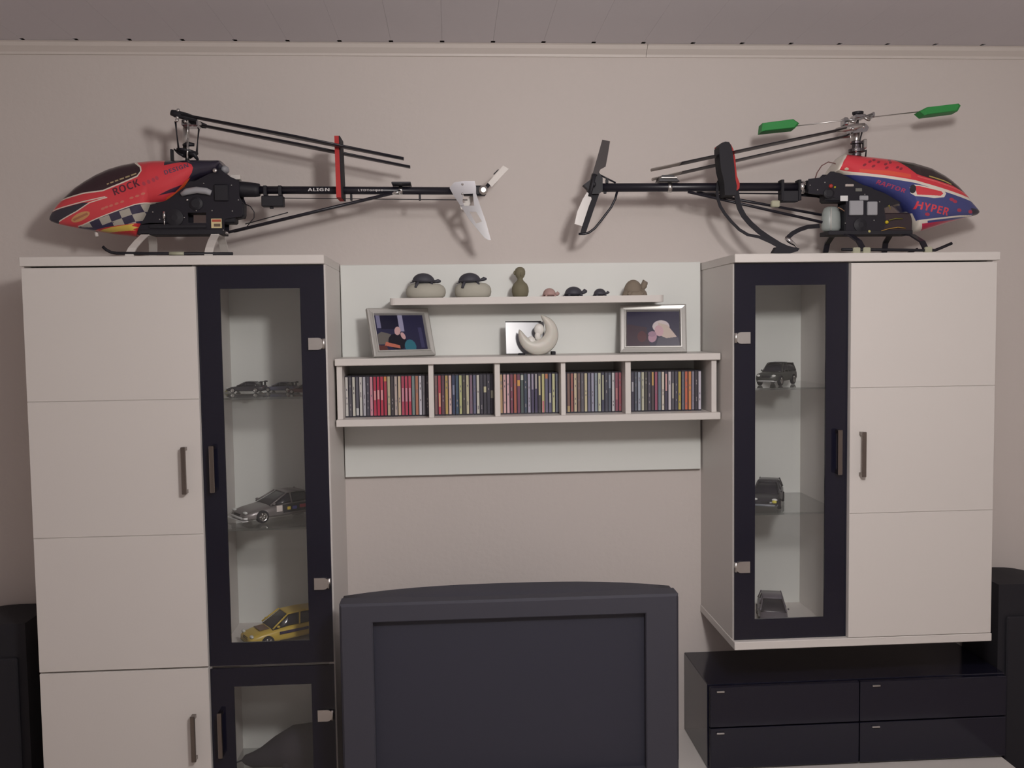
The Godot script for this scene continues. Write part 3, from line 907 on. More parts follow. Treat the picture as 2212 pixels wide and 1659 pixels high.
# ---------------------------------------------------------------- red helicopter (left)
func helicopter_red():
	var t := thing("model_helicopter", "model helicopter with red and black shell on the tall left cabinet", "model helicopter", Vector3(-0.70, 1.828, 0.20))
	var bk: Material = mats.black
	var cb: Material = mats.carbon
	# painted shell
	var from := Vector2(-0.4595, 0.0595)
	var to := Vector2(0.0689, 0.3004)
	var p := Paint.new(from, to, 1200, 560, Color8(214, 60, 70))
	var white := Color8(226, 214, 200)
	var ink := Color8(38, 34, 52)
	p.poly([Vector2(-0.1009, 0.2626), Vector2(-0.0825, 0.2678), Vector2(-0.0589, 0.2724), Vector2(-0.0393, 0.2717), Vector2(-0.0252, 0.2657), Vector2(-0.0203, 0.2558), Vector2(-0.0246, 0.2427), Vector2(-0.0355, 0.2295), Vector2(-0.0512, 0.2111), Vector2(0.0982, 0.188), Vector2(0.1019, 0.3069), Vector2(-0.1019, 0.3072), Vector2(-0.1041, 0.2823)], ink)
	p.poly([Vector2(-0.1221, 0.1785), Vector2(-0.085, 0.1968), Vector2(-0.0452, 0.2151), Vector2(-0.0507, 0.2072), Vector2(-0.0695, 0.1927), Vector2(-0.0958, 0.1849)], Color8(60, 34, 60))
	p.poly([Vector2(-0.1096, 0.1639), Vector2(-0.0843, 0.1783), Vector2(-0.0519, 0.2085), Vector2(-0.0316, 0.2308), Vector2(-0.0423, 0.223), Vector2(-0.0787, 0.1888), Vector2(-0.1014, 0.1744)], Color8(226, 96, 52))
	# cockpit window with pale edge
	p.poly([Vector2(-0.3983, 0.1693), Vector2(-0.3281, 0.1847), Vector2(-0.2697, 0.1903), Vector2(-0.2237, 0.2079), Vector2(-0.1723, 0.23), Vector2(-0.1613, 0.247), Vector2(-0.1647, 0.2602), Vector2(-0.1874, 0.2786), Vector2(-0.2116, 0.2878), Vector2(-0.4048, 0.2882), Vector2(-0.4357, 0.1643)], white)
	p.poly([Vector2(-0.3981, 0.1732), Vector2(-0.3279, 0.1886), Vector2(-0.2696, 0.1943), Vector2(-0.2249, 0.2118), Vector2(-0.174, 0.2339), Vector2(-0.1652, 0.247), Vector2(-0.1687, 0.2576), Vector2(-0.1914, 0.2747), Vector2(-0.2116, 0.2878), Vector2(-0.4048, 0.2882), Vector2(-0.4356, 0.1669)], Color8(52, 30, 38))
	p.line([Vector2(-0.2573, 0.2106), Vector2(-0.2205, 0.2236), Vector2(-0.1772, 0.2392)], 0.004, Color8(176, 160, 120))
	for e in [Vector2(-0.2507, 0.2132), Vector2(-0.2376, 0.2178), Vector2(-0.2245, 0.2223), Vector2(-0.2087, 0.2282), Vector2(-0.1929, 0.234)]:
		p.oval(e, 0.0022, 0.0035, 0.4, Color8(60, 40, 40))
	# nose stripe
	p.poly([Vector2(-0.4549, 0.1356), Vector2(-0.4291, 0.1385), Vector2(-0.4025, 0.1457), Vector2(-0.329, 0.1603), Vector2(-0.311, 0.1602), Vector2(-0.3506, 0.1381), Vector2(-0.4039, 0.1116), Vector2(-0.4191, 0.1025), Vector2(-0.4571, 0.0857)], ink)
	p.line([Vector2(-0.4264, 0.1413), Vector2(-0.4024, 0.1477), Vector2(-0.3289, 0.1631), Vector2(-0.2638, 0.1752)], 0.003, white)
	p.line([Vector2(-0.4071, 0.1116), Vector2(-0.3494, 0.1369), Vector2(-0.3097, 0.1597), Vector2(-0.2587, 0.1732)], 0.003, white)
	p.oval(Vector2(-0.3396, 0.1217), 0.031, 0.0105, 0.36, Color8(206, 150, 96))
	p.line([Vector2(-0.3606, 0.114), Vector2(-0.3187, 0.1295)], 0.006, Color8(176, 110, 76))
	# lower edge, chequer and flame
	p.poly([Vector2(-0.3881, 0.0721), Vector2(-0.3536, 0.0962), Vector2(-0.3373, 0.0994), Vector2(-0.2724, 0.122), Vector2(-0.183, 0.1518), Vector2(-0.1476, 0.1594), Vector2(-0.1097, 0.1626), Vector2(-0.1111, 0.123), Vector2(-0.1552, 0.0571), Vector2(-0.3887, 0.0589)], Color8(52, 48, 74))
	var o0 := Vector2(-0.1476, 0.1588)
	var ex := (Vector2(-0.2725, 0.12) - o0).normalized()
	var ey := Vector2(-ex.y, ex.x)
	for i in 7:
		for j in 4:
			if (i + j) % 2 == 0:
				var a: Vector2 = o0 + ex * (i * 0.031 - 0.010) + ey * (j * 0.0195)
				p.poly([a, a + ex * 0.031, a + ex * 0.031 + ey * 0.0195, a + ey * 0.0195], Color8(176, 170, 160))
	p.poly([Vector2(-0.3879, 0.0773), Vector2(-0.3537, 0.0942), Vector2(-0.3033, 0.0925), Vector2(-0.2445, 0.1053), Vector2(-0.2712, 0.0844), Vector2(-0.3025, 0.0794), Vector2(-0.3887, 0.0589)], Color8(48, 44, 84))
	p.line([Vector2(-0.3536, 0.0968), Vector2(-0.3373, 0.1), Vector2(-0.2724, 0.1226), Vector2(-0.183, 0.1524), Vector2(-0.1476, 0.1597), Vector2(-0.107, 0.1645)], 0.0028, white)
	p.poly([Vector2(-0.3179, 0.0847), Vector2(-0.2709, 0.0923), Vector2(-0.1757, 0.1029), Vector2(-0.1692, 0.1022), Vector2(-0.1928, 0.064), Vector2(-0.3027, 0.0767)], Color8(206, 56, 60))
	p.poly([Vector2(-0.2972, 0.0839), Vector2(-0.258, 0.0916), Vector2(-0.1888, 0.1003), Vector2(-0.1968, 0.0945), Vector2(-0.1826, 0.0917), Vector2(-0.1959, 0.0852), Vector2(-0.1895, 0.0825), Vector2(-0.2715, 0.0791)], Color8(226, 196, 92))
	p.words("ROCK", Vector2(-0.2365, 0.1777), Vector2(-0.1641, 0.205), 0.021, Color8(92, 34, 52))
	p.words("DESIGN", Vector2(-0.0967, 0.235), Vector2(-0.032, 0.2578), 0.0125, Color8(86, 66, 92))
	for e in [Vector2(-0.1548, 0.2102), Vector2(-0.1416, 0.2154), Vector2(-0.1284, 0.2206), Vector2(-0.1191, 0.2259)]:
		p.oval(e, 0.0045, 0.006, 0.4, Color8(176, 62, 78))
	for e in [Vector2(-0.2716, 0.1424), Vector2(-0.2611, 0.1463), Vector2(-0.248, 0.1501), Vector2(-0.2322, 0.1553), Vector2(-0.2164, 0.1605), Vector2(-0.1901, 0.1709), Vector2(-0.1743, 0.1761), Vector2(-0.1584, 0.1826)]:
		p.oval(e, 0.006, 0.0032, 0.36, Color8(206, 112, 96))
	var top := [Vector2(-0.4402, 0.1197), Vector2(-0.4372, 0.1302), Vector2(-0.4289, 0.1433), Vector2(-0.41, 0.1654), Vector2(-0.3859, 0.1876), Vector2(-0.3606, 0.2091), Vector2(-0.3321, 0.2273), Vector2(-0.3011, 0.2449), Vector2(-0.267, 0.2598), Vector2(-0.2317, 0.2702), Vector2(-0.1926, 0.2779), Vector2(-0.1405, 0.2824), Vector2(-0.1015, 0.283), Vector2(-0.0037, 0.2834), Vector2(0.0408, 0.2827), Vector2(0.0486, 0.2807), Vector2(0.0511, 0.2754)]
	var bot := [Vector2(-0.4403, 0.1184), Vector2(-0.4353, 0.1131), Vector2(-0.4189, 0.1065), Vector2(-0.387, 0.0984), Vector2(-0.3525, 0.0916), Vector2(-0.3024, 0.0827), Vector2(-0.2457, 0.0737), Vector2(-0.1965, 0.068), Vector2(-0.1912, 0.0719), Vector2(-0.1842, 0.0838), Vector2(-0.1758, 0.0996), Vector2(-0.1676, 0.1114), Vector2(-0.1563, 0.1338), Vector2(-0.1477, 0.1549), Vector2(-0.132, 0.1587), Vector2(-0.1096, 0.1632), Vector2(-0.0843, 0.1776), Vector2(-0.052, 0.2072), Vector2(-0.0331, 0.2229), Vector2(-0.0053, 0.2334), Vector2(0.0237, 0.2412), Vector2(0.0397, 0.249), Vector2(0.0507, 0.2648)]
	canopy(t, top, bot, 0.062, p.material(0.3, 0.6), from, to - from)
	part("grommet", Geo.new().ellipsoid(Vector3(0.0384, 0.2491, 0.047), Vector3(0.0065, 0.0065, 0.003), 12), mats.satin, t, "silver mounting grommet")
	# side frames, with a see-through opening
	for dz in [0.028, -0.030]:
		var g := Geo.new()
		g.prism([Vector2(-0.1758, 0.1339), Vector2(-0.1516, 0.1549), Vector2(-0.1097, 0.1626), Vector2(-0.052, 0.2058), Vector2(-0.0054, 0.2307), Vector2(0.0479, 0.2569), Vector2(0.0734, 0.2357), Vector2(0.1019, 0.2224), Vector2(0.1006, 0.1801), Vector2(0.108, 0.1615), Vector2(0.1071, 0.1323)], dz, dz + 0.002)
		g.prism([Vector2(-0.1758, 0.1339), Vector2(-0.0453, 0.1332), Vector2(-0.0463, 0.104), Vector2(-0.1823, 0.0996)], dz, dz + 0.002)
		g.prism([Vector2(0.0058, 0.1329), Vector2(0.1071, 0.1323), Vector2(0.1041, 0.1217), Vector2(0.0591, 0.114), Vector2(0.0561, 0.1034), Vector2(0.0048, 0.1037)], dz, dz + 0.002)
		g.prism([Vector2(-0.1823, 0.0996), Vector2(-0.1535, 0.1047), Vector2(0.0561, 0.1034), Vector2(0.0554, 0.0821), Vector2(0.0287, 0.071), Vector2(-0.1885, 0.0726)], dz, dz + 0.002)
		part("side_frame", g, cb, t, "black carbon side frame")
	part("engine", span(Vector2(-0.1372, 0.1944), Vector2(-0.0575, 0.0829), -0.026, 0.026, 0.004), bk, t)
	part("gear_case", span(Vector2(0.0098, 0.2148), Vector2(0.0851, 0.1032), -0.024, 0.024, 0.004), bk, t)
	part("upper_block", span(Vector2(-0.0526, 0.2256), Vector2(0.0307, 0.1327), -0.027, 0.0279, 0.004), bk, t)
	part("floor_plate", span(Vector2(-0.1855, 0.0851), Vector2(0.0524, 0.0708), -0.033, 0.033, 0.001), bk, t)
	part("exhaust_pipe", Geo.new().tube([Vector3(-0.0595, 0.1836, 0.036), Vector3(-0.0432, 0.191, 0.038), Vector3(-0.016, 0.1955, 0.038), Vector3(0.011, 0.1921, 0.038), Vector3(0.0233, 0.1871, 0.036)], [0.006, 0.0095, 0.0095, 0.0095, 0.008], 12), mats.grey_part, t, "silver exhaust pipe")
	part("needle_valve", rod(Vector3(-0.1097, 0.1358, 0.035), Vector3(-0.1099, 0.1149, 0.035), 0.0042), mats.chrome, t, "chrome needle valve")
	part("needle_tip", rod(Vector3(-0.1099, 0.1149, 0.035), Vector3(-0.1097, 0.0979, 0.035), 0.0022), mats.chrome, t)
	part("nose_peg", rod(Vector3(-0.314, 0.0847, 0), Vector3(-0.3107, 0.0702, 0), 0.005), mats.plastic_white, t)
	part("bolt", ball(Vector3(-0.0447, 0.1686, 0.031), 0.004), mats.chrome, t)
	for e in [Vector3(-0.1428, 0.1352, 0.0305), Vector3(-0.1242, 0.1142, 0.0305), Vector3(-0.0904, 0.0839, 0.0305), Vector3(-0.0153, 0.0834, 0.0305), Vector3(0.0523, 0.0829, 0.0305), Vector3(-0.0212, 0.1384, 0.0305), Vector3(0.0229, 0.1382, 0.0305), Vector3(0.0797, 0.2099, 0.0305), Vector3(0.0979, 0.1679, 0.0305), Vector3(0.08, 0.1366, 0.0305), Vector3(0.0021, 0.2154, 0.0305), Vector3(-0.0556, 0.119, 0.0305)]:
		part("frame_bolt", ball(e, 0.0021), mats.satin, t)
	part("servo_case", span(Vector2(0.0307, 0.2121), Vector2(0.0712, 0.1643), 0.0301, 0.037, 0.003), bk, t)
	part("bearing_block", Geo.new().lathe([Vector2(0.001, 0.0), Vector2(0.019, 0.0), Vector2(0.019, 0.004), Vector2(0.012, 0.007), Vector2(0.001, 0.007)], 20, Transform3D(Basis(Vector3.RIGHT, PI / 2), Vector3(-0.0207, 0.1581, 0.03))), bk, t)
	part("bearing_block", Geo.new().lathe([Vector2(0.001, 0.0), Vector2(0.024, 0.0), Vector2(0.024, 0.003), Vector2(0.009, 0.006), Vector2(0.001, 0.006)], 20, Transform3D(Basis(Vector3.RIGHT, PI / 2), Vector3(-0.0816, 0.1192, 0.03))), bk, t)
	part("lower_rail", span(Vector2(-0.1537, 0.0981), Vector2(0.0056, 0.0891), 0.0301, 0.034, 0.001), bk, t)
	var lb := part("label_plate", span(Vector2(0.0196, 0.1155), Vector2(0.049, 0.0888), 0.0301, 0.0312, 0), hexmat("d8c89a", 0.5), t, "cream label plate")
	part("label_print", span(Vector2(0.0222, 0.1129), Vector2(0.047, 0.1061), 0.0313, 0.0318, 0), hexmat("b0503c", 0.5), lb)
	part("label_print", span(Vector2(0.0271, 0.1009), Vector2(0.0452, 0.0928), 0.0313, 0.0318, 0), hexmat("6a5a4a", 0.5), lb)
	part("receiver_box", span(Vector2(0.0633, 0.1657), Vector2(0.1106, 0.119), -0.02, 0.022, 0.008), bk, t)
	part("top_cap", Geo.new().ellipsoid(Vector3(0.0558, 0.2582, 0), Vector3(0.012, 0.012, 0.02), 14), mats.grey_part, t)
	part("white_tab", span(Vector2(0.0723, 0.2423), Vector2(0.1008, 0.229), -0.012, 0.014, 0.001), mats.plastic_white, t)
	part("cable", Geo.new().tube([Vector3(0.1112, 0.1594, 0.015), Vector3(0.1282, 0.1513, 0.016), Vector3(0.1382, 0.1354, 0.016), Vector3(0.1377, 0.1196, 0.016), Vector3(0.1251, 0.1053, 0.014), Vector3(0.116, 0.0952, 0.01)], 0.0014, 6), bk, t)
	# boom, mount, tail servo
	part("boom_mount", Geo.new().tube([Vector3(0.0921, 0.2026, 0), Vector3(0.1026, 0.2026, 0), Vector3(0.1408, 0.2004, 0), Vector3(0.1527, 0.2001, 0)], [0.024, 0.0225, 0.0205, 0.018], 16), bk, t)
	var boom := part("tail_boom", rod(Vector3(0.1316, 0.2005, 0), Vector3(0.7401, 0.1952, 0), 0.0112, 18), cb, t, "black tail boom")
	var ty := Vector2(0.3236, 0.199)
	lettering(boom, "ALIGN", Vector3(ty.x, ty.y, 0.0113), 0.062, 0.0085, hexmat("d2d0d0", 0.5))
	ty = Vector2(0.4717, 0.197)
	lettering(boom, "LTDTorque", Vector3(ty.x, ty.y, 0.0113), 0.072, 0.008, hexmat("bcb8b8", 0.5))
	var sv := part("tail_servo", span(Vector2(0.1587, 0.1824), Vector2(0.2213, 0.1516), -0.014, 0.014, 0.002), bk, t)
	part("servo_mount", span(Vector2(0.1649, 0.2116), Vector2(0.1746, 0.1824), -0.013, 0.013, 0.001), bk, sv)
	part("servo_mount", span(Vector2(0.2072, 0.2114), Vector2(0.2169, 0.1822), -0.013, 0.013, 0.001), bk, sv)
	part("servo_foot", span(Vector2(0.1803, 0.1518), Vector2(0.1907, 0.1464), -0.004, 0.004, 0.001), bk, sv)
	part("tail_pushrod", rod(Vector3(0.2203, 0.1761, 0.005), Vector3(0.7531, 0.1682, 0.005), 0.0012, 6), bk, t)
	for e in [Vector2(0.4151, 0.1772), Vector2(0.6138, 0.1763)]:
		part("rod_guide", span(e + Vector2(-0.003, -0.009), e + Vector2(0.003, 0.009), -0.003, 0.008, 0.001), bk, t)
	part("boom_support", rod(Vector3(0.0609, 0.0745, 0.035), Vector3(0.5382, 0.1887, 0.014), 0.0042), cb, t, "thin black boom strut")
	part("boom_support", rod(Vector3(0.0672, 0.0857, -0.035), Vector3(0.5447, 0.1934, -0.014), 0.0042), cb, t, "thin black boom strut")
	part("strut_end", rod(Vector3(0.5341, 0.1867, 0.014), Vector3(0.5596, 0.1934, 0.013), 0.0045), mats.chrome, t)
	part("antenna_tube", rod(Vector3(0.1131, 0.1008, 0.02), Vector3(0.2358, 0.1324, 0.025), 0.0014, 6), bk, t)
	part("support_bolt", ball(Vector3(0.0647, 0.0739, 0.04), 0.005), mats.chrome, t)
	part("stabiliser", span(Vector2(0.5352, 0.2141), Vector2(0.5902, 0.2092), -0.055, 0.055, 0.001), cb, t)
	part("boom_clamp", Geo.new().tube([Vector3(0.5537, 0.198, 0), Vector3(0.5637, 0.198, 0)], 0.0135, 18), mats.chrome, t, "silver clamp ring")
	# tail
	var fin := Geo.new()
	fin.prism([Vector2(0.7009, 0.2014), Vector2(0.7147, 0.2175), Vector2(0.7405, 0.2214), Vector2(0.7744, 0.2213), Vector2(0.7782, 0.2038), Vector2(0.7779, 0.185), Vector2(0.7412, 0.1838), Vector2(0.7382, 0.1636), Vector2(0.7434, 0.1501), Vector2(0.7325, 0.1488), Vector2(0.71, 0.1839)], 0.016, 0.018)
	fin.prism([Vector2(0.7684, 0.185), Vector2(0.7779, 0.185), Vector2(0.7896, 0.1499), Vector2(0.7719, 0.15)], 0.016, 0.018)
	fin.prism([Vector2(0.7325, 0.1502), Vector2(0.7896, 0.1499), Vector2(0.7955, 0.1323), Vector2(0.7587, 0.1325), Vector2(0.7673, 0.1149), Vector2(0.7556, 0.1109)], 0.016, 0.018)
	fin.prism([Vector2(0.7771, 0.1324), Vector2(0.7955, 0.1323), Vector2(0.8052, 0.1039), Vector2(0.7937, 0.1039)], 0.016, 0.018)
	fin.prism([Vector2(0.7556, 0.1109), Vector2(0.7673, 0.1149), Vector2(0.7765, 0.0986), Vector2(0.7937, 0.1039), Vector2(0.8052, 0.1039), Vector2(0.8194, 0.0496), Vector2(0.8112, 0.0503), Vector2(0.8004, 0.0565), Vector2(0.779, 0.0824)], 0.016, 0.018)
	part("tail_fin", fin, mats.polished, t, "silver vertical tail fin with cut-outs")
	for e in [Vector3(0.7388, 0.2119, 0.0185), Vector3(0.7383, 0.1838, 0.0185)]:
		part("fin_bolt", ball(e, 0.0035), mats.chrome, t)
	part("tail_gearbox", span(Vector2(0.7403, 0.2093), Vector2(0.8078, 0.1808), -0.013, 0.014, 0.004), bk, t)
	part("gearbox_ring", Geo.new().lathe([Vector2(0.001, 0.0), Vector2(0.0135, 0.0), Vector2(0.0135, 0.006), Vector2(0.007, 0.010), Vector2(0.001, 0.010)], 18, Transform3D(Basis(Vector3.RIGHT, PI / 2), Vector3(0.7994, 0.1949, 0.014))), mats.satin, t)
	part("tail_hub", rod(Vector3(0.801, 0.2014, -0.03), Vector3(0.7997, 0.1962, 0.005), 0.006), bk, t)
	part("tail_grip", rod(Vector3(0.8009, 0.1984, -0.028), Vector3(0.8177, 0.2187, -0.028), 0.0055), bk, t)
	var tb := Geo.new().prism([Vector2(0.815, 0.2228), Vector2(0.8611, 0.2729), Vector2(0.8775, 0.2633), Vector2(0.8258, 0.2105)], -0.029, -0.026)
	var tbo := part("tail_rotor_blade", tb, mats.plastic_white, t, "white tail rotor blade pointing up")
	part("blade_stripe", Geo.new().prism([Vector2(0.8311, 0.2482), Vector2(0.8457, 0.2624), Vector2(0.8478, 0.2604), Vector2(0.8331, 0.2455)], -0.0258, -0.0252), bk, tbo)
	part("tail_rotor_blade", Geo.new().prism([Vector2(0.7869, 0.1862), Vector2(0.7394, 0.1374), Vector2(0.7259, 0.147), Vector2(0.7747, 0.1971)], -0.029, -0.026), mats.plastic_white, t, "white tail rotor blade behind the fin")
	# mast and rotor head
	part("mast", rod(Vector3(-0.0495, 0.2783, 0), Vector3(-0.0466, 0.4015, 0), 0.006, 14), mats.steel, t, "steel main shaft")
	part("head_block", span(Vector2(-0.0584, 0.3989), Vector2(-0.0109, 0.3779), -0.022, 0.022, 0.004), mats.steel, t, "silver rotor hub")
	part("hub_collar", rod(Vector3(-0.05, 0.3779, 0), Vector3(-0.0521, 0.3177, 0), 0.0092, 14), mats.satin, t)
	part("spindle", rod(Vector3(-0.0329, 0.3809, 0.07), Vector3(-0.0552, 0.409, -0.07), 0.0045), mats.chrome, t)
	part("blade_grip", Geo.new().tube([Vector3(-0.0729, 0.4073, 0.06), Vector3(-0.0603, 0.4035, 0.06), Vector3(-0.0301, 0.3959, 0.06), Vector3(-0.0035, 0.3895, 0.06)], [0.008, 0.0105, 0.010, 0.006], 12), bk, t)
	part("blade_grip", Geo.new().tube([Vector3(-0.0617, 0.4108, -0.06), Vector3(-0.0288, 0.4001, -0.06), Vector3(-0.0077, 0.3947, -0.06)], [0.008, 0.010, 0.006], 12), bk, t)
	for e in [Vector3(-0.0522, 0.4119, 0.065), Vector3(-0.0546, 0.3913, 0.066), Vector3(-0.0567, 0.3843, 0.066)]:
		part("head_bolt", ball(e, 0.0055), mats.chrome, t, "shiny head bolt")
	part("link_rod", Geo.new().tube([Vector3(-0.0665, 0.3864, 0.045), Vector3(-0.0654, 0.3514, 0.04), Vector3(-0.066, 0.3103, 0.025)], [0.003, 0.0016, 0.003], 8), bk, t)
	part("link_rod", Geo.new().tube([Vector3(-0.0239, 0.3865, -0.04), Vector3(-0.0279, 0.3469, -0.035), Vector3(-0.0303, 0.3127, -0.03)], [0.0028, 0.0015, 0.0034], 8), bk, t)
	part("link_rod", rod(Vector3(-0.0382, 0.3914, 0.022), Vector3(-0.0419, 0.3399, 0.02), 0.0018), mats.chrome, t)
	part("phase_arm", Geo.new().tube([Vector3(-0.0568, 0.3262, 0.01), Vector3(-0.0433, 0.3289, 0.016), Vector3(-0.0256, 0.3275, 0.01)], [0.004, 0.0075, 0.0045], 10), bk, t)
	part("swashplate", Geo.new().lathe([Vector2(0.001, -0.012), Vector2(0.012, -0.012), Vector2(0.020, -0.004), Vector2(0.030, 0.004), Vector2(0.030, 0.009), Vector2(0.012, 0.013), Vector2(0.001, 0.013)], 20, Transform3D(Basis(Vector3(0, 0, 1), -0.18), Vector3(-0.0499, 0.3045, 0))), bk, t, "black swashplate")
	part("swash_arm", Geo.new().tube([Vector3(-0.086, 0.3177, 0), Vector3(-0.0719, 0.3063, 0.005), Vector3(-0.0551, 0.2988, 0.01)], [0.002, 0.005, 0.008], 8), bk, t)
	part("swash_arm", Geo.new().tube([Vector3(-0.0367, 0.3008, 0.02), Vector3(-0.0239, 0.2982, 0.02), Vector3(-0.0153, 0.2834, 0.015)], [0.008, 0.0075, 0.0035], 8), bk, t)
	part("swash_link", rod(Vector3(-0.0395, 0.34, 0.026), Vector3(-0.0423, 0.2789, 0.026), 0.0028), mats.chrome, t)
	part("guide_bracket", span(Vector2(-0.0951, 0.3164), Vector2(-0.0886, 0.2797), -0.008, 0.008, 0.001), bk, t)
	# folded main blades
	rotor_blade(t, "main_blade", Vector3(-0.0426, 0.4003, 0.06), Vector3(0.5718, 0.2773, 0.06), 0.062, 0.011, cb)
	rotor_blade(t, "main_blade", Vector3(-0.0315, 0.3988, -0.06), Vector3(0.5848, 0.2744, -0.06), 0.062, 0.011, cb)
	# landing gear: two white arches on two skids
	for e in [[Vector2(-0.1659, 0.0714), Vector2(-0.1881, 0.0161)], [Vector2(0.0296, 0.07), Vector2(0.0275, 0.0143)]]:
		var a: Vector2 = e[0]; var b: Vector2 = e[1]
		var g := Geo.new()
		for s in [1.0, -1.0]:
			var rings := []
			for q in [[a, 0.03], [a.lerp(b, 0.35), 0.062], [a.lerp(b, 0.75), 0.088], [Vector2(b.x, 0.012), 0.1], [Vector2(b.x, 0.0), 0.102]]:
				var c: Vector2 = q[0]
				rings.append([Vector3(c.x - 0.0115, c.y, s * q[1] - 0.003), Vector3(c.x + 0.0115, c.y, s * q[1] - 0.003), Vector3(c.x + 0.0115, c.y, s * q[1] + 0.003), Vector3(c.x - 0.0115, c.y, s * q[1] + 0.003)])
			g.loft(rings)
		g.box(Vector3(a.x, a.y, 0), Vector3(0.023, 0.006, 0.066))
		part("landing_strut", g, mats.plastic_white, t, "white landing strut")
	for s in [0.3, 0.1]:
		var dz: float = s - 0.2
		var q3 := []
		for v in [Vector2(-0.2601, 0.032), Vector2(-0.2504, 0.023), Vector2(-0.2382, 0.0165), Vector2(-0.2232, 0.0138), Vector2(-0.1631, 0.0127), Vector2(0.0934, 0.0098)]: q3.append(Vector3(v.x, v.y, dz))
		part("skid", Geo.new().tube(q3, 0.0042, 10), bk, t, "black skid tube")
	part("skid_sleeve", rod(Vector3(-0.0801, 0.0117, 0.1), Vector3(-0.0397, 0.0112, 0.1), 0.0052), mats.clear_fitting, t, "pale rubber sleeve on the skid")
	# blade rest
	var h := thing("blade_rest", "red upright foam rest clipped over the red helicopter's boom and blades", "blade rest", Vector3(-0.70, 1.828, 0.20))
	part("foam_pad", Geo.new().prism([Vector2(0.3755, 0.346), Vector2(0.388, 0.346), Vector2(0.3909, 0.1718), Vector2(0.3771, 0.1718)], -0.04, 0.045), mat("foam_red", Color(0.72, 0.22, 0.22), 0.85), h, "red foam side")
	part("black_pad", Geo.new().prism([Vector2(0.388, 0.346), Vector2(0.3913, 0.346), Vector2(0.3948, 0.1718), Vector2(0.3909, 0.1718)], -0.04, 0.045), mats.black_matte, h, "black foam side")

func arch(pts: Array, w: float, th: float) -> Geo:
	var rings := []
	for i in pts.size():
		var d: Vector3 = pts[min(i + 1, pts.size() - 1)] - pts[max(i - 1, 0)]
		var n := Vector3(0, -d.z, d.y).normalized() * th * 0.5
		var x := Vector3(w * 0.5, 0, 0)
		rings.append([pts[i] - x - n, pts[i] + x - n, pts[i] + x + n, pts[i] - x + n])
	return Geo.new().loft(rings)

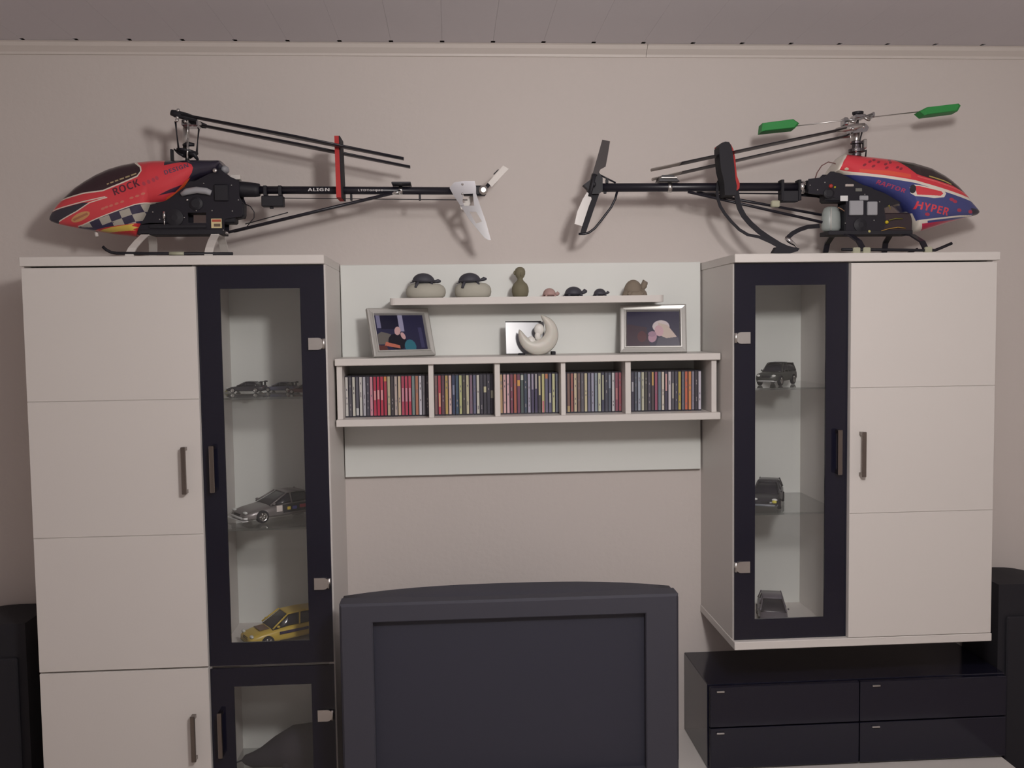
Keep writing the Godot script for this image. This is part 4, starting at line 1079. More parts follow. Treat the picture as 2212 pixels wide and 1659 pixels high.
# ---------------------------------------------------------------- blue and red helicopter (right)
func helicopter_blue():
	var t := thing("model_helicopter", "model helicopter with blue, red and white shell on the hanging right cabinet", "model helicopter", Vector3(1.30, 1.8195, 0.20))
	var bk: Material = mats.black
	var cb: Material = mats.carbon
	var from := Vector2(-0.1662, 0.0614)
	var to := Vector2(0.3218, 0.3145)
	var p := Paint.new(from, to, 1100, 600, Color8(58, 66, 128))
	var white := Color8(226, 218, 206)
	var red := Color8(214, 58, 70)
	p.poly([Vector2(-0.1751, 0.3125), Vector2(0.3218, 0.3117), Vector2(0.3245, 0.1585), Vector2(0.2807, 0.163), Vector2(0.1711, 0.1913), Vector2(0.0753, 0.216), Vector2(-0.017, 0.2316), Vector2(-0.1075, 0.2436), Vector2(-0.1547, 0.2507)], red)
	p.poly([Vector2(-0.0889, 0.2546), Vector2(-0.0028, 0.2488), Vector2(0.0621, 0.2375), Vector2(0.0622, 0.2265), Vector2(-0.0171, 0.2378), Vector2(-0.0889, 0.2463)], Color8(222, 84, 64))
	# window
	p.poly([Vector2(0.0038, 0.2985), Vector2(0.0975, 0.2914), Vector2(0.1992, 0.2565), Vector2(0.273, 0.1867), Vector2(0.2629, 0.1812), Vector2(0.2321, 0.1925), Vector2(0.1999, 0.2065), Vector2(0.12, 0.2276), Vector2(0.0808, 0.2389), Vector2(0.0473, 0.2652), Vector2(0.0227, 0.2846)], Color8(50, 38, 40))
	p.line([Vector2(0.1228, 0.2332), Vector2(0.1489, 0.2261), Vector2(0.1707, 0.2205), Vector2(0.1955, 0.2107)], 0.0035, Color8(190, 170, 90))
	p.line([Vector2(0.0838, 0.2319), Vector2(0.1418, 0.2178), Vector2(0.2, 0.2009), Vector2(0.2585, 0.1812)], 0.003, Color8(226, 110, 110))
	# white dividing stripe and edge trim
	p.line([Vector2(-0.1604, 0.252), Vector2(-0.1075, 0.2436), Vector2(-0.017, 0.2316), Vector2(0.0753, 0.216), Vector2(0.1711, 0.1913), Vector2(0.2807, 0.163), Vector2(0.3133, 0.132)], 0.008, white)
	p.line([Vector2(-0.1208, 0.3042), Vector2(-0.1378, 0.2822), Vector2(-0.1532, 0.252)], 0.008, white)
	p.line([Vector2(-0.1532, 0.2493), Vector2(-0.1145, 0.2312), Vector2(-0.067, 0.2062), Vector2(-0.0065, 0.1852), Vector2(0.0457, 0.1558), Vector2(0.0793, 0.1237), Vector2(0.0942, 0.0901), Vector2(0.1003, 0.0692)], 0.0065, white)
	p.poly([Vector2(0.0883, 0.1013), Vector2(0.1216, 0.1039), Vector2(0.1322, 0.0717), Vector2(0.0916, 0.0678)], white)
	p.poly([Vector2(0.1058, 0.0942), Vector2(0.216, 0.1075), Vector2(0.2712, 0.1169), Vector2(0.2714, 0.1029), Vector2(0.1221, 0.0676)], Color8(196, 34, 78))
	p.line([Vector2(0.0941, 0.102), Vector2(0.1578, 0.1092), Vector2(0.2333, 0.1178), Vector2(0.277, 0.1197)], 0.005, white)
	p.poly([Vector2(0.2664, 0.1421), Vector2(0.3249, 0.1376), Vector2(0.3254, 0.1096), Vector2(0.2829, 0.1168)], Color8(30, 30, 54))
	# air intake
	p.poly([Vector2(0.0582, 0.1988), Vector2(0.0696, 0.207), Vector2(0.087, 0.2063), Vector2(0.1682, 0.1913), Vector2(0.1756, 0.1816), Vector2(0.1685, 0.1705), Vector2(0.1352, 0.1679), Vector2(0.0773, 0.1737), Vector2(0.0627, 0.1821)], white)
	p.poly([Vector2(0.074, 0.2029), Vector2(0.087, 0.2028), Vector2(0.1596, 0.1879), Vector2(0.1655, 0.1816), Vector2(0.1569, 0.1747), Vector2(0.0816, 0.1778)], red)
	p.oval(Vector2(0.0684, 0.1946), 0.0095, 0.0125, 0, Color8(30, 34, 44))
	# lettering
	p.words("HYPER", Vector2(0.0792, 0.1376), Vector2(0.1867, 0.1174), 0.022, Color8(216, 60, 76))
	p.words("RAPTOR", Vector2(-0.037, 0.213), Vector2(0.0468, 0.1836), 0.011, Color8(176, 58, 96))
	for e in [Vector2(0.117, 0.1206), Vector2(0.2243, 0.134), Vector2(0.2666, 0.1309), Vector2(0.2065, 0.1592), Vector2(0.1948, 0.1648)]:
		p.oval(e, 0.008, 0.005, -0.2, Color8(170, 46, 78))
	for e in [Vector2(-0.0747, 0.2669), Vector2(-0.0576, 0.2765), Vector2(-0.0434, 0.282), Vector2(-0.0318, 0.2751), Vector2(-0.0117, 0.2682), Vector2(0.0041, 0.2736), Vector2(-0.0101, 0.2571), Vector2(0.0229, 0.2584), Vector2(0.0331, 0.2542), Vector2(0.0054, 0.2819), Vector2(-0.0489, 0.2627)]:
		p.oval(e, 0.006, 0.0035, 0.5, Color8(140, 44, 58))
	var top := [Vector2(0.3089, 0.1335), Vector2(0.3029, 0.1419), Vector2(0.2777, 0.1644), Vector2(0.2599, 0.1854), Vector2(0.2318, 0.2119), Vector2(0.2083, 0.2301), Vector2(0.1863, 0.244), Vector2(0.1426, 0.2664), Vector2(0.0947, 0.2796), Vector2(0.0168, 0.2902), Vector2(-0.0478, 0.2972), Vector2(-0.0965, 0.3028), Vector2(-0.1208, 0.3049), Vector2(-0.1293, 0.2987), Vector2(-0.1463, 0.274), Vector2(-0.1547, 0.2548)]
	var bot := [Vector2(0.3089, 0.1321), Vector2(0.3018, 0.1244), Vector2(0.2712, 0.1169), Vector2(0.2059, 0.1006), Vector2(0.1249, 0.076), Vector2(0.1032, 0.0713), Vector2(0.0973, 0.0734), Vector2(0.0913, 0.0943), Vector2(0.0793, 0.1264), Vector2(0.0632, 0.1446), Vector2(0.0457, 0.1586), Vector2(0.0195, 0.1754), Vector2(-0.0065, 0.188), Vector2(-0.0383, 0.2006), Vector2(-0.0671, 0.2097), Vector2(-0.0915, 0.2215), Vector2(-0.1145, 0.2354), Vector2(-0.1346, 0.2437), Vector2(-0.1547, 0.2493)]
	canopy(t, top, bot, 0.066, p.material(0.3, 0.6), from, to - from)
	part("grommet", Geo.new().ellipsoid(Vector3(-0.1252, 0.2604, 0.047), Vector3(0.010, 0.008, 0.004), 14), hexmat("cdbda6", 0.5), t, "cream mounting grommet")
	# mechanics
	for dz in [0.028, -0.030]:
		var g := Geo.new()
		g.prism([Vector2(-0.2343, 0.2303), Vector2(-0.1845, 0.2356), Vector2(-0.1675, 0.2521), Vector2(-0.1461, 0.252), Vector2(-0.1088, 0.2326), Vector2(-0.0627, 0.209), Vector2(-0.0022, 0.1879), Vector2(0.05, 0.1586), Vector2(-0.0017, 0.1436), Vector2(-0.1025, 0.1607), Vector2(-0.1842, 0.1832), Vector2(-0.2341, 0.1876)], dz, dz + 0.002)
		g.prism([Vector2(-0.1197, 0.165), Vector2(-0.1025, 0.1607), Vector2(-0.0017, 0.1436), Vector2(0.0044, 0.1047), Vector2(-0.0067, 0.0672), Vector2(-0.1189, 0.068)], dz, dz + 0.002)
		part("side_frame", g, cb, t, "black carbon side frame")
	part("gear_case", span(Vector2(-0.1802, 0.2273), Vector2(-0.0307, 0.1631), -0.026, 0.0279, 0.006), bk, t)
	part("engine", span(Vector2(-0.1197, 0.1608), Vector2(-0.001, 0.0727), -0.026, 0.0279, 0.006), bk, t)
	part("front_tray", span(Vector2(-0.0045, 0.1297), Vector2(0.0887, 0.0693), -0.026, 0.026, 0.004), mat("brown_dark", Color(0.20, 0.145, 0.165), 0.6), t)
	part("floor_plate", span(Vector2(-0.1735, 0.0767), Vector2(0.0859, 0.0644), -0.033, 0.033, 0.001), bk, t)
	for e in [Vector3(-0.1841, 0.2198, 0.0305), Vector3(-0.1162, 0.2128, 0.0305), Vector3(-0.0621, 0.1838, 0.0305), Vector3(-0.0329, 0.1069, 0.0305), Vector3(-0.0326, 0.0739, 0.0305), Vector3(-0.121, 0.0992, 0.0305), Vector3(-0.0839, 0.0853, 0.0305), Vector3(-0.0164, 0.1617, 0.0305), Vector3(-0.2066, 0.1981, 0.0305), Vector3(-0.2292, 0.2118, 0.0305)]:
		part("frame_bolt", ball(e, 0.0021), mats.satin, t)
	part("bearing_block", Geo.new().lathe([Vector2(0.001, 0.0), Vector2(0.016, 0.0), Vector2(0.016, 0.004), Vector2(0.010, 0.007), Vector2(0.001, 0.007)], 20, Transform3D(Basis(Vector3.RIGHT, PI / 2), Vector3(-0.1724, 0.1871, 0.03))), bk, t)
	part("bearing_block", Geo.new().lathe([Vector2(0.001, 0.0), Vector2(0.02, 0.0), Vector2(0.02, 0.003), Vector2(0.008, 0.006), Vector2(0.001, 0.006)], 20, Transform3D(Basis(Vector3.RIGHT, PI / 2), Vector3(-0.0752, 0.0935, 0.03))), bk, t)
	part("servo_case", span(Vector2(-0.1111, 0.1649), Vector2(-0.0691, 0.1218), 0.0301, 0.040, 0.002), mats.grey_part, t, "light grey servo case")
	part("servo_case", span(Vector2(-0.0566, 0.1619), Vector2(-0.026, 0.1215), 0.0301, 0.040, 0.002), mats.grey_part, t, "light grey servo case")
	part("label_plate", span(Vector2(-0.137, 0.1803), Vector2(-0.114, 0.1643), 0.0301, 0.0312, 0), hexmat("dcdcdc", 0.5), t, "white label plate")
	part("red_switch", ball(Vector3(-0.1666, 0.2088, 0.031), 0.0065), hexmat("a8362e", 0.5), t)
	part("yellow_plug", ball(Vector3(-0.1543, 0.2052, 0.032), 0.003), hexmat("c8c030", 0.5), t)
	part("connector", span(Vector2(-0.123, 0.214), Vector2(-0.0971, 0.207), 0.0301, 0.034, 0.001), hexmat("b4aaa4", 0.5), t)
	part("connector", span(Vector2(-0.0914, 0.2022), Vector2(-0.0712, 0.1924), 0.0301, 0.033, 0.001), hexmat("74746e", 0.5), t)
	part("yellow_plug", ball(Vector3(0.0061, 0.1011, 0.031), 0.0055), hexmat("c8b020", 0.5), t)
	part("yellow_plug", ball(Vector3(-0.0477, 0.074, 0.031), 0.0045), hexmat("b8b070", 0.5), t)
	part("wire", Geo.new().tube([Vector3(-0.0119, 0.075, 0.032), Vector3(0.0113, 0.0815, 0.034), Vector3(0.0398, 0.0854, 0.034), Vector3(0.0642, 0.0828, 0.031)], 0.0012, 6), hexmat("b08a3a", 0.5), t)
	part("wire", Geo.new().tube([Vector3(0.012, 0.1065, 0.032), Vector3(0.0329, 0.1117, 0.033), Vector3(0.0553, 0.1111, 0.031)], 0.0016, 6), hexmat("6e6a28", 0.5), t)
	part("wire", Geo.new().tube([Vector3(0.0092, 0.1478, 0.031), Vector3(0.0125, 0.1516, 0.033), Vector3(0.0164, 0.1395, 0.031)], 0.0014, 6), hexmat("a89a3a", 0.5), t)
	part("wire", Geo.new().tube([Vector3(-0.1442, 0.1459, 0.031), Vector3(-0.1351, 0.1415, 0.033), Vector3(-0.1243, 0.1348, 0.031)], 0.0014, 6), hexmat("a07a60", 0.5), t)
	part("fuel_tank", Geo.new().smooth(true).lathe([Vector2(0.001, -0.037), Vector2(0.018, -0.037), Vector2(0.025, -0.034), Vector2(0.029, -0.027), Vector2(0.029, 0.0), Vector2(0.027, 0.02), Vector2(0.021, 0.034), Vector2(0.012, 0.038), Vector2(0.001, 0.038)], 24, Transform3D(Basis.from_scale(Vector3(1, 1, 0.8)), Vector3(-0.1472, 0.1153, -0.012))), mats.tank, t, "whitish translucent fuel tank")
	part("tank_seam", rod(Vector3(-0.1568, 0.1457, 0.012), Vector3(-0.157, 0.0809, 0.012), 0.0013, 6), mats.plastic_white, t)
	part("cooling_box", span(Vector2(-0.0797, 0.18), Vector2(-0.0523, 0.166), 0.0301, 0.036, 0.002), mats.grey_part, t)
	# cables in an arc behind the shell
	part("cable", Geo.new().tube([Vector3(-0.2056, 0.2355, 0.01), Vector3(-0.2009, 0.2516, 0.012), Vector3(-0.1876, 0.2717, 0.014), Vector3(-0.1678, 0.2826, 0.014), Vector3(-0.1471, 0.2788, 0.012), Vector3(-0.1291, 0.2712, 0)], 0.0016, 6), hexmat("6e4a48", 0.6), t)
	# boom and tail servo
	part("boom_mount", Geo.new().tube([Vector3(-0.1744, 0.2108, 0), Vector3(-0.1958, 0.2109, 0), Vector3(-0.2314, 0.2117, 0)], [0.026, 0.024, 0.018], 16), bk, t)
	part("tail_boom", rod(Vector3(-0.2243, 0.2117, 0), Vector3(-0.8695, 0.2115, 0), 0.0128, 18), cb, t, "black tail boom")
	part("clamp_ring", rod(Vector3(-0.252, 0.2104, 0), Vector3(-0.2371, 0.2103, 0), 0.0195, 20), mats.chrome, t, "shiny clamp ring")
	var sv := part("tail_servo", span(Vector2(-0.3081, 0.1989), Vector2(-0.2582, 0.1657), -0.014, 0.016, 0.002), bk, t)
	part("servo_mount", span(Vector2(-0.311, 0.2312), Vector2(-0.3023, 0.17), -0.015, 0.0165, 0.001), mats.black_matte, sv)
	part("servo_mount", span(Vector2(-0.2585, 0.2311), Vector2(-0.2497, 0.1698), -0.015, 0.0165, 0.001), mats.black_matte, sv)
	part("tail_pushrod", rod(Vector3(-0.3124, 0.1897, 0.012), Vector3(-0.5456, 0.1928, 0.012), 0.0022, 6), bk, t)
	part("boom_support", rod(Vector3(-0.5936, 0.1961, 0.014), Vector3(-0.1936, 0.1019, 0.035), 0.0042), cb, t, "thin black boom strut")
	part("boom_support", rod(Vector3(-0.5596, 0.1993, -0.014), Vector3(-0.1143, 0.1217, -0.032), 0.0042), cb, t, "thin black boom strut")
	part("strut_fitting", span(Vector2(-0.3462, 0.1675), Vector2(-0.3206, 0.1481), 0.018, 0.034, 0.003), mats.clear_fitting, t, "clear plastic strut fitting")
	part("stabiliser", Geo.new().prism([Vector2(-0.6807, 0.2271), Vector2(-0.6723, 0.2448), Vector2(-0.6388, 0.2447), Vector2(-0.6193, 0.2269)], -0.05, 0.02), cb, t)
	part("boom_clamp", rod(Vector3(-0.6515, 0.2113, 0), Vector3(-0.6403, 0.2113, 0), 0.0148, 18), mats.satin, t, "silver clamp ring")
	part("small_lever", span(Vector2(-0.6765, 0.2387), Vector2(-0.6276, 0.2344), 0.0201, 0.026, 0.001), mats.satin, t)
	# tail
	part("tail_gearbox", Geo.new().prism([Vector2(-0.9054, 0.2178), Vector2(-0.8818, 0.2353), Vector2(-0.8775, 0.2529), Vector2(-0.8595, 0.2542), Vector2(-0.8486, 0.2379), Vector2(-0.8489, 0.1999), Vector2(-0.86, 0.1918), Vector2(-0.8891, 0.1906), Vector2(-0.8931, 0.2055)], -0.012, 0.016), bk, t)
	part("gearbox_bolt", ball(Vector3(-0.8796, 0.2232, 0.017), 0.003), mats.chrome, t)
	part("tail_hub", rod(Vector3(-0.8722, 0.2217, 0), Vector3(-0.8784, 0.2156, 0.04), 0.007), bk, t)
	part("tail_rotor_blade", Geo.new().prism([Vector2(-0.8521, 0.3444), Vector2(-0.8296, 0.3398), Vector2(-0.8375, 0.2938), Vector2(-0.8431, 0.2671), Vector2(-0.8582, 0.2591), Vector2(-0.8665, 0.2431), Vector2(-0.8815, 0.2458), Vector2(-0.8759, 0.2645), Vector2(-0.8661, 0.2965)], 0.033, 0.037), mat("brown_blade", Color(0.20, 0.17, 0.175), 0.6), t, "dark tail rotor blade pointing up")
	var lower := Geo.new()
	var piv := Vector3(-0.9096, 0.1468, 0.035)
	lower.xf = Transform3D(Basis.IDENTITY, piv) * Transform3D(Basis(Vector3.UP, 0.15), Vector3.ZERO) * Transform3D(Basis.IDENTITY, -piv)
	part("tail_rotor_blade", lower.prism([Vector2(-0.8875, 0.1856), Vector2(-0.8848, 0.1735), Vector2(-0.8932, 0.1534), Vector2(-0.9142, 0.0945), Vector2(-0.9373, 0.1014), Vector2(-0.9288, 0.1362), Vector2(-0.9121, 0.1723), Vector2(-0.8983, 0.1937)], 0.033, 0.037), mats.satin, t, "glossy silver tail rotor blade pointing down")
	part("tail_grip", rod(Vector3(-0.8748, 0.2456, 0.036), Vector3(-0.8904, 0.1814, 0.036), 0.005), bk, t)
	part("tail_fin", Geo.new().prism([Vector2(-0.8752, 0.1987), Vector2(-0.8544, 0.1986), Vector2(-0.8728, 0.1484), Vector2(-0.897, 0.0805), Vector2(-0.915, 0.0751), Vector2(-0.9021, 0.1241)], -0.003, -0.001), mats.black_matte, t, "dark narrow tail fin")
	part("fin_hoop", Geo.new().tube([Vector3(-0.8032, 0.1997, 0), Vector3(-0.8089, 0.178, 0), Vector3(-0.8215, 0.1536, 0), Vector3(-0.8523, 0.1142, 0), Vector3(-0.8705, 0.0926, 0), Vector3(-0.8873, 0.0804, 0), Vector3(-0.9025, 0.0757, 0), Vector3(-0.9191, 0.0759, 0)], 0.0036, 8), cb, t, "thin black wire hoop below the tail")
	part("tail_brace", rod(Vector3(-0.8595, 0.2515, 0), Vector3(-0.8072, 0.2255, 0), 0.0026), cb, t)
	part("tail_lug", span(Vector2(-0.8375, 0.2365), Vector2(-0.8293, 0.2243), -0.004, 0.004, 0.001), bk, t)
	part("tail_lug", span(Vector2(-0.8434, 0.1999), Vector2(-0.8351, 0.1937), -0.004, 0.004, 0.001), bk, t)
	# rotor head
	part("mast", rod(Vector3(-0.0765, 0.2986, 0), Vector3(-0.0747, 0.4221, 0), 0.006, 14), mats.steel, t, "steel main shaft")
	part("top_button", Geo.new().lathe([Vector2(0.001, -0.008), Vector2(0.010, -0.008), Vector2(0.016, -0.002), Vector2(0.0165, 0.004), Vector2(0.001, 0.006)], 18, Transform3D(Basis.IDENTITY, Vector3(-0.0719, 0.429, 0))), bk, t)
	part("seesaw", span(Vector2(-0.0876, 0.4235), Vector2(-0.0532, 0.4112), -0.02, 0.02, 0.003), mats.steel, t, "silver see-saw block")
	var cage := Geo.new()
	cage.box(Vector3(-0.113, 0.4029, 0), Vector3(0.014, 0.024, 0.03), 0.003)
	cage.box(Vector3(-0.029, 0.4222, 0), Vector3(0.008, 0.016, 0.03), 0.002)
	cage.tube([Vector3(-0.1198, 0.4036, 0.022), Vector3(-0.0867, 0.4058, 0.024), Vector3(-0.0378, 0.4213, 0.022)], 0.0034, 8)
	cage.tube([Vector3(-0.1007, 0.4105, -0.022), Vector3(-0.0653, 0.4165, -0.024), Vector3(-0.0174, 0.4299, -0.022)], 0.0034, 8)
	part("flybar_cage", cage, mats.steel, t, "silver flybar cage")
	part("mixing_arm", Geo.new().tube([Vector3(-0.1056, 0.4022, 0.022), Vector3(-0.0932, 0.3973, 0.026), Vector3(-0.0859, 0.4104, 0.022)], 0.005, 8), mats.satin, t)
	part("mixing_arm", Geo.new().tube([Vector3(-0.0632, 0.4145, 0.022), Vector3(-0.0565, 0.4068, 0.026), Vector3(-0.0452, 0.4054, 0.02)], 0.0045, 8), mats.satin, t)
	part("flybar", rod(Vector3(-0.2635, 0.3916, 0), Vector3(0.1172, 0.434, 0), 0.0016, 8), mats.satin, t, "thin steel flybar")
	var gm := mat("paddle_green", Color(0.18, 0.55, 0.27), 0.55)
	for e in [[Vector2(-0.2579, 0.3947), Vector2(-0.2764, 0.407), Vector2(-0.3695, 0.3954), Vector2(-0.3722, 0.3702), Vector2(-0.2706, 0.3804)], [Vector2(0.1101, 0.4312), Vector2(0.133, 0.4422), Vector2(0.2309, 0.4534), Vector2(0.2375, 0.4472), Vector2(0.2284, 0.4307), Vector2(0.1261, 0.4182)]]:
		var pts: Array = e
		var g := Geo.new().smooth(false)
		var c := Vector2.ZERO
		for v in pts: c += v / pts.size()
		var rings := []
		for s in [[-0.022, 0.86], [-0.017, 1.0], [0.017, 1.0], [0.022, 0.86]]:
			var ring := []
			for v in pts:
				var q: Vector2 = c + (v - c) * s[1] + Vector2(0, s[0] * 0.08)
				ring.append(Vector3(q.x, q.y, s[0]))
			rings.append(ring)
		g.loft(rings)
		part("flybar_paddle", g, gm, t, "green flybar paddle")
	part("head_block", Geo.new().prism([Vector2(-0.1015, 0.3879), Vector2(-0.0559, 0.3934), Vector2(-0.0472, 0.3838), Vector2(-0.0528, 0.3714), Vector2(-0.0956, 0.366)], -0.02, 0.022), mats.steel, t, "silver rotor hub")
	part("hub_collar", rod(Vector3(-0.0757, 0.3701, 0), Vector3(-0.0754, 0.3371, 0), 0.0105, 14), mats.satin, t)
	part("spindle", rod(Vector3(-0.1159, 0.37, 0.065), Vector3(-0.0527, 0.3948, -0.065), 0.0045), mats.chrome, t)
	part("blade_grip", Geo.new().tube([Vector3(-0.0729, 0.3853, 0.05), Vector3(-0.1037, 0.3786, 0.05), Vector3(-0.1317, 0.3732, 0.05), Vector3(-0.1596, 0.3685, 0.05)], [0.005, 0.009, 0.009, 0.006], 12), mats.satin, t)
	part("blade_grip", Geo.new().tube([Vector3(-0.0505, 0.3832, -0.05), Vector3(-0.0795, 0.3748, -0.05), Vector3(-0.1085, 0.3693, -0.05)], [0.007, 0.0085, 0.006], 12), mats.satin, t)
	part("head_bolt", ball(Vector3(-0.0818, 0.376, 0.062), 0.004), mats.chrome, t, "shiny head bolt")
	part("link_rod", rod(Vector3(-0.1052, 0.3703, 0.025), Vector3(-0.1022, 0.3369, 0.022), 0.002), mats.chrome, t)
	part("link_rod", rod(Vector3(-0.0653, 0.3697, 0.015), Vector3(-0.0736, 0.3396, 0.015), 0.002), bk, t)
	part("swashplate", Geo.new().lathe([Vector2(0.001, -0.022), Vector2(0.014, -0.022), Vector2(0.014, -0.013), Vector2(0.023, -0.011), Vector2(0.024, -0.002), Vector2(0.014, 0.0), Vector2(0.013, 0.012), Vector2(0.018, 0.014), Vector2(0.018, 0.020), Vector2(0.009, 0.024), Vector2(0.001, 0.026)], 20, Transform3D(Basis.IDENTITY, Vector3(-0.0753, 0.3247, 0))), mat("swash_metal", Color(0.42, 0.40, 0.42), 0.35, 1.0), t, "grey metal swashplate")
	part("swash_arm", span(Vector2(-0.0612, 0.3495), Vector2(-0.0509, 0.322), 0.005, 0.02, 0.002), mats.satin, t)
	part("swash_link", rod(Vector3(-0.0883, 0.3266, 0.026), Vector3(-0.0882, 0.3089, 0.026), 0.0026), mats.chrome, t)
	part("guide_rod", Geo.new().tube([Vector3(-0.0568, 0.3146, 0.01), Vector3(-0.0497, 0.3173, 0.01), Vector3(-0.0523, 0.2926, 0.01)], 0.0028, 8), bk, t)
	# folded main blades with pale tips
	var tipm := mat("blade_tip", Color(0.66, 0.63, 0.61), 0.5)
	rotor_blade(t, "main_blade", Vector3(-0.1317, 0.3738, 0.05), Vector3(-0.7096, 0.2555, 0.05), 0.060, 0.011, cb, tipm, 0.86)
	rotor_blade(t, "main_blade", Vector3(-0.0882, 0.3721, -0.05), Vector3(-0.685, 0.2439, -0.05), 0.060, 0.011, cb, tipm, 0.86)
	# landing gear
	for e in [[Vector3(0.0934, 0.0106, 0.1), Vector3(0.0872, 0.0375, 0.087), Vector3(0.0749, 0.0602, 0.05), Vector3(0.0626, 0.0695, 0), Vector3(0.0551, 0.0689, -0.05), Vector3(0.0588, 0.0508, -0.085), Vector3(0.0619, 0.0218, -0.1)], [Vector3(-0.0964, 0.0149, 0.1), Vector3(-0.1046, 0.0403, 0.087), Vector3(-0.1136, 0.0616, 0.05), Vector3(-0.1233, 0.0708, 0), Vector3(-0.1281, 0.0674, -0.05), Vector3(-0.1281, 0.0494, -0.085), Vector3(-0.1276, 0.0234, -0.1)]]:
		part("landing_strut", arch(e, 0.017, 0.005), cb, t, "curved black landing strut")
	var sk := [Vector3(-0.1615, 0.0154, 0.1), Vector3(-0.0477, 0.0138, 0.1), Vector3(0.0738, 0.0114, 0.1), Vector3(0.12, 0.011, 0.1), Vector3(0.1396, 0.0183, 0.1), Vector3(0.1703, 0.0309, 0.1)]
	part("skid", Geo.new().tube(sk, 0.0043, 10), bk, t, "black skid tube")
	var far := []
	for v in sk: far.append(Vector3(v.x, v.y, -0.1))
	part("skid", Geo.new().tube(far, 0.0043, 10), bk, t, "black skid tube")
	for e in [Vector3(-0.1186, 0.0137, 0.1), Vector3(-0.088, 0.0134, 0.1), Vector3(0.0976, 0.0112, 0.1)]:
		for z in [0.1, -0.1]:
			part("skid_fitting", box(Vector3(e.x, 0.0105, z), Vector3(0.022, 0.021, 0.018), 0.003), mats.clear_fitting, t, "pale plastic skid fitting")
	# blade rest
	var h := thing("blade_rest", "black and red foam rest clipped over the blue helicopter's boom and blades", "blade rest", Vector3(1.30, 1.8195, 0.20))
	part("black_pad", Geo.new().prism([Vector2(-0.5189, 0.3019), Vector2(-0.5189, 0.3152), Vector2(-0.5121, 0.3259), Vector2(-0.5011, 0.3298), Vector2(-0.4901, 0.3285), Vector2(-0.4832, 0.3178), Vector2(-0.4777, 0.2885), Vector2(-0.4736, 0.2551), Vector2(-0.4708, 0.2217), Vector2(-0.4667, 0.2029), Vector2(-0.4694, 0.1761), Vector2(-0.5025, 0.1763), Vector2(-0.5039, 0.2084), Vector2(-0.508, 0.2285), Vector2(-0.5135, 0.2485), Vector2(-0.5162, 0.2726)], 0.03, 0.082), mats.black_matte, h, "black foam face")
	part("foam_pad", Geo.new().prism([Vector2(-0.495, 0.3371), Vector2(-0.4797, 0.3371), Vector2(-0.4686, 0.3317), Vector2(-0.4616, 0.3182), Vector2(-0.456, 0.2939), Vector2(-0.4525, 0.2588), Vector2(-0.4504, 0.2399), Vector2(-0.442, 0.2182), Vector2(-0.4434, 0.2033), Vector2(-0.449, 0.1979), Vector2(-0.4629, 0.1979), Vector2(-0.4727, 0.2237), Vector2(-0.4811, 0.267), Vector2(-0.4922, 0.3075)], -0.05, 0.03), mat("foam_red", Color(0.72, 0.22, 0.22), 0.85), h, "red foam edge")
	# neck strap hanging from the boom with a metal clip
	var s := thing("neck_strap", "black webbing strap hung over the blue helicopter's boom, metal clip below", "strap", Vector3(1.30, 1.8195, 0.20))
	part("webbing", Geo.new().strap([Vector3(-0.5037, 0.2231, 0.017), Vector3(-0.508, 0.2007, 0.022), Vector3(-0.5074, 0.1758, 0.025), Vector3(-0.5006, 0.1507, 0.03), Vector3(-0.4881, 0.1283, 0.035), Vector3(-0.4701, 0.1045, 0.04), Vector3(-0.4496, 0.0803, 0.05), Vector3(-0.4278, 0.0642, 0.06), Vector3(-0.3982, 0.0558, 0.075), Vector3(-0.3689, 0.0394, 0.09), Vector3(-0.338, 0.0195, 0.1)], 0.0085, 0.003), mats.black_matte, s)
	part("webbing", Geo.new().strap([Vector3(-0.452, 0.2229, 0.017), Vector3(-0.4507, 0.1977, 0.022), Vector3(-0.4483, 0.1697, 0.028), Vector3(-0.4426, 0.1447, 0.032), Vector3(-0.4319, 0.1208, 0.038), Vector3(-0.4149, 0.0963, 0.05), Vector3(-0.3932, 0.0734, 0.06), Vector3(-0.3706, 0.0529, 0.075), Vector3(-0.3427, 0.0311, 0.09), Vector3(-0.3133, 0.0153, 0.1)], 0.0155, 0.003), mats.black_matte, s)
	part("webbing", Geo.new().strap([Vector3(-0.5037, 0.2231, 0.017), Vector3(-0.4959, 0.2312, 0), Vector3(-0.4842, 0.2337, -0.016), Vector3(-0.4779, 0.2202, -0.018), Vector3(-0.4735, 0.1783, -0.014)], 0.008, 0.003), mats.black_matte, s)
	part("strap_pad", Geo.new().prism([Vector2(-0.3703, 0.007), Vector2(-0.3608, 0.0229), Vector2(-0.3335, 0.0279), Vector2(-0.3116, 0.0225), Vector2(-0.2924, 0.0183), Vector2(-0.2978, 0.0104), Vector2(-0.3197, 0.0046)], 0.09, 0.115), mats.black_matte, s)
	part("strap_tail", Geo.new().strap([Vector3(-0.3258, 0.0475, 0.1), Vector3(-0.3043, 0.0643, 0.09), Vector3(-0.2812, 0.0752, 0.08), Vector3(-0.2471, 0.0859, 0.06), Vector3(-0.2041, 0.0905, 0.04)], 0.0125, 0.004), mats.black_matte, s)
	part("metal_clip", Geo.new().tube([Vector3(-0.3285, 0.0501, 0.1), Vector3(-0.3207, 0.0429, 0.105), Vector3(-0.3129, 0.0361, 0.106), Vector3(-0.3046, 0.0307, 0.106), Vector3(-0.297, 0.0229, 0.104), Vector3(-0.303, 0.0177, 0.102)], [0.005, 0.0075, 0.006, 0.004, 0.0035, 0.003], 10), mats.chrome, s, "chrome swivel clip")

